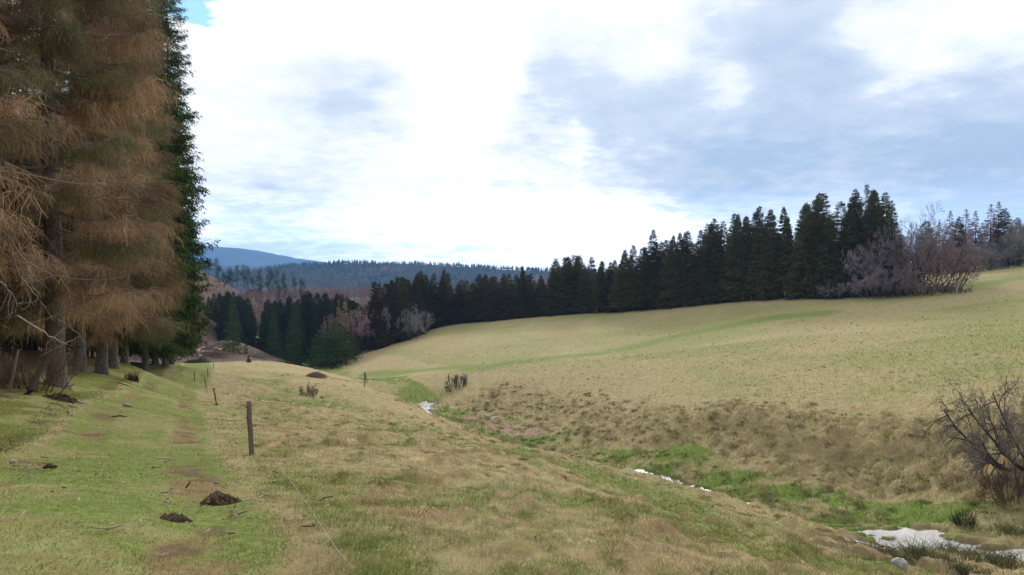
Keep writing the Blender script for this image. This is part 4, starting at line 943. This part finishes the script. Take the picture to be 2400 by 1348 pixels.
grass('verge_grass', 'short mossy grass on the verge below the trees', 160000, 5, 60, -60, -15, 2, .03, .08, .004, .0006, k_wood)
def k_far(x, y, Z, rng): s, t = st(x, y); return (t > 24) & (s < 125) & (Z['sd'] > 1.0) & (rng.random(len(x)) < .30 + .7 * np.maximum(Z['bank'], Z['floor']))
grass('bank_grass', 'tussocky brown and green grass on the stream bank and valley floor', 520000, 24, 125, -32, 42, 3, .08, .24, .008, .00045, k_far, lean=(.3, 1.1))
def tussocks():
    rng = np.random.default_rng(44); acc = Acc()
    def clumps(n, r0, r1, a0, a1, keep, nb, h0, h1, w0, wk, cols):
        r = np.exp(rng.uniform(math.log(r0), math.log(r1), n)); az = np.radians(rng.uniform(a0, a1, n)); x = r * np.sin(az); y = r * np.cos(az); Z = zones(x, y)
        k = keep(x, y, Z); x, y, r = x[k], y[k], r[k]; n = len(x); z = height(x, y) - .02
        h = h0 + (h1 - h0) * rng.random(n) ** 1.6; q = rng.random(n); c0 = np.array(cols[0]) * (1 - q[:, None]) + np.array(cols[1]) * q[:, None]
        el = rng.uniform(1, 1.9, n); ea = rng.random(n) * 3.14       # clumps are longer one way than the other
        I = np.repeat(np.arange(n), nb); N = len(I); a = rng.random(N) * 6.283; rad = rng.random(N) ** .5 * h[I] * .55
        ox = np.cos(a) * rad * el[I]; oy = np.sin(a) * rad; ca, sa = np.cos(ea[I]), np.sin(ea[I]); ox, oy = ox * ca - oy * sa, ox * sa + oy * ca
        P = np.stack([x[I] + ox, y[I] + oy, z[I]], 1); a2 = np.arctan2(oy, ox) + rng.normal(size=N) * .7; o = np.stack([np.cos(a2), np.sin(a2), 0 * a2], 1); L = h[I] * (.6 + .7 * rng.random(N))
        up = (.75 - .45 * rad / (h[I] * .55 + 1e-6))[:, None]
        m = P + o * (L * .32)[:, None] + np.array([0, 0, 1.]) * (L[:, None] * up); t_ = P + o * (L * .95)[:, None] + np.array([0, 0, 1.]) * (L[:, None] * (up - .45))
        w = np.maximum(w0, wk * r[I]); C = c0[I] * (.6 + .7 * rng.random(n)[I])[:, None] * (.6 + .8 * rng.random((N, 1)))
        strips(acc, np.stack([P, m, t_], 1), w * 1.1, w * .4, rng, C)
    clumps(2700, 4.2, 95, -40, 42, lambda x, y, Z: (Z['near'] > .5) & (Z['tt'] > 2.6) & (vn(x, y, 3, 70) > .5), 50, .07, .19, .004, .0006, ((.34, .225, .12), (.78, .60, .36)))
    clumps(900, 4.2, 60, -40, 42, lambda x, y, Z: (Z['near'] > .5) & (Z['tt'] > 2.0), 60, .07, .16, .004, .0006, ((.20, .235, .06), (.44, .46, .16)))
    clumps(4200, 30, 105, -25, 42, lambda x, y, Z: (Z['bank'] > .25 + .5 * vn(x, y, 5, 72)) | ((Z['floor'] > .3) & (Z['sd'] > 1.3) & (vn(x, y, 3, 71) > .55)), 34, .25, .60, .012, .0005, ((.22, .17, .085), (.60, .51, .29)))
    clumps(3000, 30, 105, -25, 42, lambda x, y, Z: (Z['bank'] > .3) | (Z['floor'] > .3) & (Z['sd'] > 1.3), 34, .2, .45, .012, .0005, ((.12, .14, .035), (.34, .35, .12)))
    clumps(6000, 45, 170, -16, 42, lambda x, y, Z: (st(x, y)[1] > 44) & (vn(x, y, 7, 73) > .3), 14, .07, .20, .012, .0005, ((.28, .225, .10), (.56, .47, .25)))
    tag(link('tussock_grass', acc.mesh('tussock_grass', GRASS)), 'brown and straw coloured grass tussocks on the pasture and the stream bank', 'grass', kind='stuff')
tussocks()
def molehill(u, v, w, h, seed, label):
    x, y, z = at(u, v); R = w / F * y * .5; Hh = h / F * y; rng = np.random.default_rng(seed); acc = Acc(); n = 420
    a = rng.random(n) * 6.283; q = rng.random(n) ** .55; px_ = np.cos(a) * q * R * (1 + .3 * np.sin(a * 3 + seed)); py_ = np.sin(a) * q * R; pz = np.maximum(0, 1 - q ** 1.6) * Hh * (.6 + .5 * rng.random(n)) + height(x + px_, y + py_) - z
    s_ = (.012 + .030 * rng.random(n) ** 2); C = np.array((.10, .068, .042)) * (.5 + 1.1 * rng.random((n, 1)))
    O = np.array([[1, 0, 0], [0, 1, 0], [-1, 0, 0], [0, -1, 0], [0, 0, 1], [0, 0, -1]]); V = np.stack([px_, py_, pz], 1)[:, None] + O[None] * s_[:, None, None] * (.6 + .8 * rng.random((n, 6, 1)))
    T = np.array([[0, 1, 4], [1, 2, 4], [2, 3, 4], [3, 0, 4], [1, 0, 5], [2, 1, 5], [3, 2, 5], [0, 3, 5]]); acc.add(V, (np.arange(n)[:, None, None] * 6 + T[None]).reshape(-1, 3), np.repeat(C, 6, 0))
    nu, nv = 28, 9; aa = np.linspace(0, 6.283, nu, endpoint=False)[None]; qq = np.linspace(0, 1, nv)[:, None]; X = np.cos(aa) * qq * R * (1 + .3 * np.sin(aa * 3 + seed)); Y = np.sin(aa) * qq * R
    Z = np.maximum(0, 1 - qq ** 1.6) * Hh * (.75 + .3 * rng.random((nv, nu))) + height(x + X, y + Y) - z - .012; i = np.arange(nv - 1)[:, None] * nu; j = np.arange(nu)[None]
    acc.add(np.stack([X, Y, Z], -1).reshape(-1, 3), np.stack([i + j, i + (j + 1) % nu, i + nu + (j + 1) % nu, i + nu + j], -1).reshape(-1, 4)[:, ::-1], (.06, .04, .026))
    o = link('molehill', acc.mesh('molehill', TWIG)); o.location = (x, y, z); tag(o, label, 'molehill')
molehill(512, 1172, 74, 24, 1, 'larger dark crumbly earth heap on the right edge of the track, nearest the camera'); molehill(410, 1208, 46, 6, 2, 'flat dark patch of turned soil left of the larger earth heap')
molehill(150, 945, 70, 14, 4, 'dark hollow of bare soil and roots on the mossy bank below the big trunk')
# ------------------------------------------------------------------ rushes, chips, sticks, logs
def rushes():
    rng = np.random.default_rng(9); acc = Acc()
    for u, v, w, m, hgt in ((2080, 1290, 60, 260, .45), (2150, 1300, 80, 420, .55), (2250, 1300, 90, 520, .6), (2330, 1330, 90, 420, .6), (2270, 1335, 80, 360, .5), (2370, 1250, 50, 220, .5), (1015, 950, 60, 200, .5), (1000, 962, 40, 120, .4), (1150, 985, 26, 70, .5), (960, 934, 50, 160, .5), (1250, 1042, 70, 160, .4), (1600, 1120, 60, 120, .35), (1020, 940, 30, 80, .5)):
        x, y, z = at(u, v); R = w / F * y * .5; px_ = x + rng.normal(size=m) * R * .6; py_ = y + rng.normal(size=m) * R * .8
        P = np.stack([px_, py_, height(px_, py_) - .03], 1); a = rng.random(m) * 6.28; D = np.stack([np.cos(a) * .5, np.sin(a) * .5, np.ones(m)], 1); Lh = hgt * (.5 + .6 * rng.random(m))[:, None]
        pts = np.stack([P, P + D * Lh * .55, P + D * Lh + np.stack([np.cos(a) * .12, np.sin(a) * .12, -.08 + 0 * a], 1)], 1)
        k = rng.random((m, 1)); C = np.array((.035, .05, .02)) * (1 - k) + np.array((.16, .15, .075)) * k
        strips(acc, pts, np.full(m, .016), np.full(m, .004), rng, C)
    tag(link('rushes', acc.mesh('rushes', GRASS)), 'dark grey-green rushes growing in the wet stream bed', 'rushes', kind='stuff')
rushes()
def chips():
    rng = np.random.default_rng(19); n = 3000; r = np.exp(rng.uniform(math.log(6), math.log(55), n)); az = np.radians(rng.uniform(-50, -8, n)); x = r * np.sin(az); y = r * np.cos(az)
    Z = zones(x, y); k = (Z['tt'] < 2.4) & (rng.random(n) < np.where(np.abs(Z['tt']) < .6, .18, .38)); x, y, r = x[k], y[k], r[k]; n = len(x); P = np.stack([x, y, height(x, y) + .025 + .015 * rng.random(n)], 1)
    a = rng.random(n) * 6.28; D = unit(np.stack([np.cos(a), np.sin(a), rng.normal(size=n) * .15], 1)); ln = .012 + .07 * rng.random(n) ** 3; s_ = unit(np.cross(D, [0, 0, 1.])) ; w = (.006 + .013 * rng.random(n))[:, None]
    up = unit(np.cross(s_, D)); acc = Acc(); q = rng.random((n, 1)); C = np.where(rng.random((n, 1)) < .7, np.array((.30, .22, .15)) * (.7 + .8 * q), np.array((.07, .045, .03)) * (.7 + q))
    L_ = ln[:, None]; V = np.stack([P - D * L_ - s_ * w * .5, P - D * L_ * .8 + s_ * w * .6, P + D * L_ + s_ * w * .5, P + D * L_ * .8 - s_ * w * .6], 1); V = np.concatenate([V, V + up[:, None] * .008 + 0], 1)
    b = np.arange(n)[:, None] * 8; Fq = np.concatenate([b + np.array([f]) for f in ((4, 5, 6, 7), (0, 1, 5, 4), (1, 2, 6, 5), (2, 3, 7, 6), (3, 0, 4, 7))]); acc.add(V, Fq, np.repeat(C, 8, 0))
    tag(link('bark_debris', acc.mesh('bark_debris', TWIG)), 'scattered bark chips, leaves and twigs on the track and verge', 'debris', kind='stuff')
chips()
STK = ((150, 942, 60, 5, .03, 'pale'), (185, 950, 40, -3, .03, 'pale'), (160, 978, 70, 25, .014, 'dark'), (170, 985, 40, -60, .012, 'pale'), (172, 962, 26, 4, .03, 'pale'), (90, 1000, 40, -5, .012, 'pale'), (145, 998, 50, -20, .014, 'pale'), (290, 900, 50, 8, .02, 'dark'),
       (170, 1022, 50, 0, .01, 'pale'), (280, 985, 40, 2, .02, 'dark'), (385, 1080, 50, -12, .014, 'pale'), (118, 1098, 36, 3, .03, 'dark'), (30, 1080, 16, 0, .03, 'pale'), (300, 957, 22, 0, .06, 'pale'), (390, 1178, 24, 5, .02, 'pale'), (165, 1160, 50, -30, .01, 'pale'), (380, 1290, 50, -35, .008, 'pale'))
for i, (u, v, L, an, r, kd) in enumerate(STK):
    x, y, z = at(u, v); Lm = L / F * y; r = r * (.5 if v > 1100 else 1); a = math.radians(an * 2.2); k = 7; rng = np.random.default_rng(i); q = np.linspace(-.5, .5, k)
    X = x + q * Lm * math.cos(a); Y = y - q * Lm * math.sin(a) * 1.0 + rng.normal(size=k) * .010 * Lm; Zs = height(X, Y) + r * .6 + .012 + np.abs(rng.normal(size=k)) * .012
    P = np.stack([X - x, Y - y, Zs - z], 1); c = (.42, .36, .29) if kd == 'pale' else (.09, .06, .045); acc = Acc(); tubes(acc, P[None], (np.array([.5, .9, 1, 1, .85, .7, .3]) * r)[None], c, 6)
    o = link('fallen_stick', acc.mesh('fallen_stick', TWIG)); o.location = (x, y, z)
    where = ('on the mossy verge' if u < 330 and v < 1030 else 'on the grassy track'); tag(o, ('pale barkless stick lying ' if kd == 'pale' else 'dark fallen stick lying ') + where, 'stick', kd + ' fallen sticks ' + where)
def thick(name, pxs, r, Y, c, label, cat):
    P = world_line([(u, v, Y) for u, v in pxs]); P = smooth_line(P, 9); P[0, 2] -= .2; acc = Acc(); tubes(acc, P[None], (np.linspace(1, .6, 9) * r)[None], c, 6); o = Vector(P[0]); acc.V = [v - np.array(o, np.float32) for v in acc.V]
    ob = link(name, acc.mesh(name, TWIG)); ob.location = o; tag(ob, label, cat)
yy = at(22, 920)[1]; thick('broken_sapling', ((20, 925), (28, 890), (36, 850), (43, 819)), .05, yy, (.25, .20, .15), 'thin broken leaning sapling at the left edge of the wood', 'sapling')
yy = at(63, 932)[1]; thick('dead_stem', ((60, 934), (78, 900), (98, 862), (125, 820)), .10, yy, (.11, .09, .075), 'slanting dead stem between the broken sapling and the big grey trunk', 'stem')
# felled logs, brush heap, stone
LG = ((433, 835, 8), (459, 827, 5), (465, 827, 6), (458, 835, 6), (476, 818, 8), (468, 823, 4), (475, 827, 4), (507, 820, 6), (515, 824, 5), (521, 821, 7), (543, 826, 7), (470, 838, 5), (485, 661, 6), (512, 667, 14), (492, 676, 10), (487, 677, 8), (536, 667, 8), (504, 670, 6))
for i, (u, v, L) in enumerate(LG):
    x, y, z = at(u, v, y0=112); Lm = max(L / F * y, .5); acc = Acc(); a = (i * 37 % 50 - 25) / 60; r = .17 + .05 * (i % 3)
    d = np.array([math.cos(a), math.sin(a), .05 * (i % 3 - 1)]); P = np.stack([d * q * Lm for q in (-.5, -.49, 0, .49, .5)]); tubes(acc, P[None], np.array([[.01, r, r * 1.02, r * .95, .01]]), (.5, .4, .28), 8)
    o = link('cut_log', acc.mesh('cut_log', LOGM)); o.location = (x, y, z + r + .15)
    tag(o, 'pale freshly cut log lying on the brown felled slope at the track end' if v > 700 else 'pale log lying on the felled ridge below the pines', 'log', 'cut logs at the track end' if v > 700 else 'logs on the felled ridge')
def brush(u, v, w, h, seed, label, name='brush_heap', c=((.13, .11, .10), (.30, .27, .25)), n=900, y0=4.):
    x, y, z = at(u, v, y0=y0); Wd = w / F * y; H = h / F * y; rng = np.random.default_rng(seed); P = rng.normal(size=(n, 3)) * np.array([Wd * .23, Wd * .16, 0]); P[:, 2] = np.exp(-(P[:, 0] / Wd * 2.6) ** 2) * H * rng.random(n)
    a = rng.random(n) * 6.28; D = unit(np.stack([np.cos(a), np.sin(a), rng.normal(size=n) * .35 + .1], 1)); L = rng.uniform(.3, 1.1, n)[:, None] * min(1, Wd / 4); k = rng.random((n, 1)); acc = Acc()
    strips(acc, np.stack([P - D * L / 2, P + rng.normal(size=(n, 3)) * .05, P + D * L / 2], 1), np.full(n, .045), np.full(n, .015), rng, np.array(c[0]) * (1 - k) + np.array(c[1]) * k)
    o = link(name, acc.mesh(name, TWIG)); o.location = (x, y, gz(x, y)); tag(o, label, 'brush heap')
brush(474, 850, 34, 14, 1, 'grey heap of cut branches where the track ends'); brush(450, 852, 40, 8, 2, 'low brown heap of brushwood left of the grey heap', c=((.07, .045, .035), (.2, .13, .10)))
brush(500, 833, 120, 9, 3, 'long belt of brown felling waste below the logs', c=((.08, .05, .035), (.26, .17, .12)), n=1800, y0=112); brush(600, 838, 90, 7, 4, 'grey-brown felling waste at the foot of the valley spruces', c=((.10, .08, .07), (.25, .20, .17)), n=1200, y0=118)
brush(738, 884, 50, 10, 5, 'brownish mound of dead grass on the edge above the stream', c=((.18, .13, .09), (.30, .23, .16)), n=1500)
def stone(u, v, w, h, seed, label):
    x, y, z = at(u, v); rng = np.random.default_rng(seed); nu, nv = 12, 8; a = np.linspace(0, 6.283, nu, endpoint=False)[None]; b = np.linspace(-1.5, 1.5, nv)[:, None]; Wd = w / F * y; H = h / F * y
    k = 1 + .14 * rng.normal(size=(nv, nu)); V = np.stack([Wd * .5 * np.cos(b) ** .6 * np.cos(a) * k, Wd * .4 * np.cos(b) ** .6 * np.sin(a) * k, H * .5 * np.sin(b) * k + H * .25 + 0 * a], -1).reshape(-1, 3)
    i = np.arange(nv - 1)[:, None] * nu; j = np.arange(nu)[None]; Q = np.stack([i + j, i + (j + 1) % nu, i + nu + (j + 1) % nu, i + nu + j], -1).reshape(-1, 4)
    o = link('stone', me_new('stone', V, [Q, ], STONE)); o.location = (x, y, gz(x, y)); tag(o, label, 'stone')
stone(2107, 1330, 40, 26, 1, 'pale grey stone at the edge of the near stream pool'); stone(2308, 1047, 18, 7, 2, 'small flat pale stone on the bank under the thorn bush')
# ------------------------------------------------------------------ distant hills and haze
def make_hill_mat(name, c0, c1, c2):
    m, t, b = mat(name, 1, 0)
    P = t.new('ShaderNodeNewGeometry').outputs['Position']
    n = t.noise(P, .004, 6, .6); n2 = t.noise(P, .03, 5, .7); n3 = t.noise(P, .0012, 4, .6)
    c = t.mix(t.ramp(n2, .35, .65), c0, c1); c = t.mix(t.ramp(n, .52, .62), c, c2)
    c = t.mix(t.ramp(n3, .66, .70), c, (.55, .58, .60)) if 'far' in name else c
    t.l.new(c, b.inputs['Base Color']); return m
HM1 = make_hill_mat('near_hill_cover', (.025, .03, .018), (.07, .055, .04), (.11, .075, .055))
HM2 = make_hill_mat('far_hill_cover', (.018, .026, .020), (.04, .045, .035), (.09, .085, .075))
def ridge_y(u, Y0, slope): return Y0 + slope * (u - 900) / F * Y0
def hill(name, Y0, prof, depth, m, seed, amp, zb=-60, n=260, nd=60):
    us = np.linspace(prof[0][0], prof[-1][0], n); top = np.interp(us, [p[0] for p in prof], [p[1] for p in prof])
    q = np.linspace(0, 1, nd)[None]; U = us[:, None]
    X0 = (U - 1200) / F * Y0; H0 = (CV - top)[:, None] / F * Y0
    X = X0 + 0 * q; Y = Y0 + (q - .45) * depth + 0 * X
    sh = np.sin(np.clip(q / .45, 0, 1) * math.pi / 2) * (q <= .45) + np.cos(np.clip((q - .45) / .55, 0, 1) * math.pi / 2) * (q > .45)
    Z = zb + (H0 - zb) * sh + (fbm(X, Y, depth * .35, seed) - .5) * amp * (1 - sh ** 3)
    V = np.stack([X, Y, Z], -1).reshape(-1, 3); i = np.arange(n - 1)[:, None] * nd; j = np.arange(nd - 1)[None]
    Q = np.stack([i + j, i + j + nd, i + j + nd + 1, i + j + 1], -1).reshape(-1, 4)
    tag(link(name, me_new(name, V, [Q], m, smooth=True)), kind='structure')
    return X, Y, Z
HX, HY, HZ = hill('wooded_hill', 2300, [(-400, 655), (200, 655), (480, 652), (560, 645), (650, 632), (720, 622), (780, 619), (830, 617), (980, 619), (1040, 623), (1120, 627), (1180, 632), (1290, 636), (1500, 640), (2000, 648), (2800, 660)], 1500, HM1, 3, 60)
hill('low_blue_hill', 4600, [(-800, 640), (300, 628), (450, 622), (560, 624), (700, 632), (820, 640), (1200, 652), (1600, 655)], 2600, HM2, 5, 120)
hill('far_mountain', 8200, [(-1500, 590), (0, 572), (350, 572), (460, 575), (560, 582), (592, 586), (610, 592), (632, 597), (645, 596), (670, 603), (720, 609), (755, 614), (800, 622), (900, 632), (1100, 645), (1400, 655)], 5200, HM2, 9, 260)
# trees on the wooded hill: a wood nobody could count
def far_wood():
    rng = np.random.default_rng(77); n = 9000
    i = rng.integers(0, HX.shape[0] - 1, n); j = (rng.random(n) ** .8 * 30).astype(int)
    fx = rng.random(n); x = HX[i, j] * (1 - fx) + HX[i + 1, j] * fx; y = HY[i, j]; z = HZ[i, j] * (1 - fx) + HZ[i + 1, j] * fx
    m = (x > -1300) & (x < 500); x, y, z = x[m], y[m], z[m]; y = y + rng.uniform(-12, 12, len(y)); n = len(x)
    H = rng.uniform(10, 17, n) * np.where(vn(x, y, 160, 5) > .45, 1, .5); R = H * rng.uniform(.14, .24, n)
    a = np.arange(5) * 2 * math.pi / 5
    ring = np.stack([x[:, None] + R[:, None] * np.cos(a), y[:, None] + R[:, None] * np.sin(a), np.repeat((z + H * .1)[:, None], 5, 1)], -1)
    V = np.concatenate([ring, np.stack([x, y, z + H], -1)[:, None]], 1).reshape(-1, 3)
    b = (np.arange(n) * 6)[:, None]; k = np.arange(5)[None]; Fc = np.stack([b + k, b + (k + 1) % 5, b + 5 + 0 * k], -1).reshape(-1, 3)
    br = (vn(x, y, 110, 8) > .55)[:, None]; C = np.where(br, np.array([.075, .05, .042]), np.array([.02, .028, .018])) * rng.uniform(.7, 1.3, (n, 1))
    tag(link('distant_wood', me_new('distant_wood', V, [Fc], VEG, {'col': np.repeat(C, 6, 0)})), 'woods covering the blue-grey hill', 'forest', kind='stuff')
far_wood()
# reddish leafless larch wood across the valley, behind the dark spruces
def larch_wood():
    rng = np.random.default_rng(31); acc = Acc()
    for k in range(520):
        u = rng.uniform(530, 1330); Y = rng.uniform(310, 430); x = (u - 1200) / F * Y; g = gz(x, Y)
        vt = np.interp(u, [530, 600, 700, 800, 900, 1000, 1330], [684, 678, 668, 668, 672, 670, 652]) + rng.uniform(0, 14)
        H = ray(u, vt)[1] * Y - g
        if H < 3: continue
        H = min(H, 40); m = 150; q = rng.random(m) ** .8; R = H * .17 * (1 - q) ** .7 + .2; a = rng.random(m) * 6.28
        P = np.stack([x + R * np.cos(a) * rng.random(m) ** .5, Y + R * np.sin(a) * rng.random(m) ** .5, g + H * (.18 + .8 * q)], 1)
        c = np.array((.24, .145, .12)) * rng.uniform(.7, 1.25) * (.8 + .4 * rng.random((m, 1)))
        kites(acc, P, unit(rng.normal(size=(m, 3)) + np.array([0, 0, .4])), .7 + .7 * rng.random(m), np.full(m, .16), rng, c)
        tubes(acc, np.array([[[x, Y, g - .3], [x, Y, g + H * .5], [x, Y, g + H]]]), np.array([[.16, .1, .03]]), (.11, .08, .07))
    tag(link('larch_wood', acc.mesh('larch_wood', VEG)), 'reddish leafless larch wood behind the dark valley spruces', 'forest', kind='stuff')
larch_wood()
def haze():
    x0, x1, y0, y1, z0, z1 = -11000, 11000, -700, 10900, -90, 400
    V = [(x, y, z) for x in (x0, x1) for y in (y0, y1) for z in (z0, z1)]
    Q = [(0, 1, 3, 2), (4, 6, 7, 5), (0, 4, 5, 1), (2, 3, 7, 6), (0, 2, 6, 4), (1, 5, 7, 3)]
    m = bpy.data.materials.new('haze_air'); m.use_nodes = True; t = NT(m.node_tree); t.n.clear()
    o = t.new('ShaderNodeOutputMaterial'); v = t.new('ShaderNodeVolumePrincipled'); t.l.new(v.outputs[0], o.inputs['Volume'])
    v.inputs['Color'].default_value = (.28, .56, 1, 1); v.inputs['Density'].default_value = HAZE
    v.inputs['Anisotropy'].default_value = .2
    tag(link('haze', me_new('haze', V, [Q], m)), kind='stuff')
HAZE = 1.35e-4
haze()
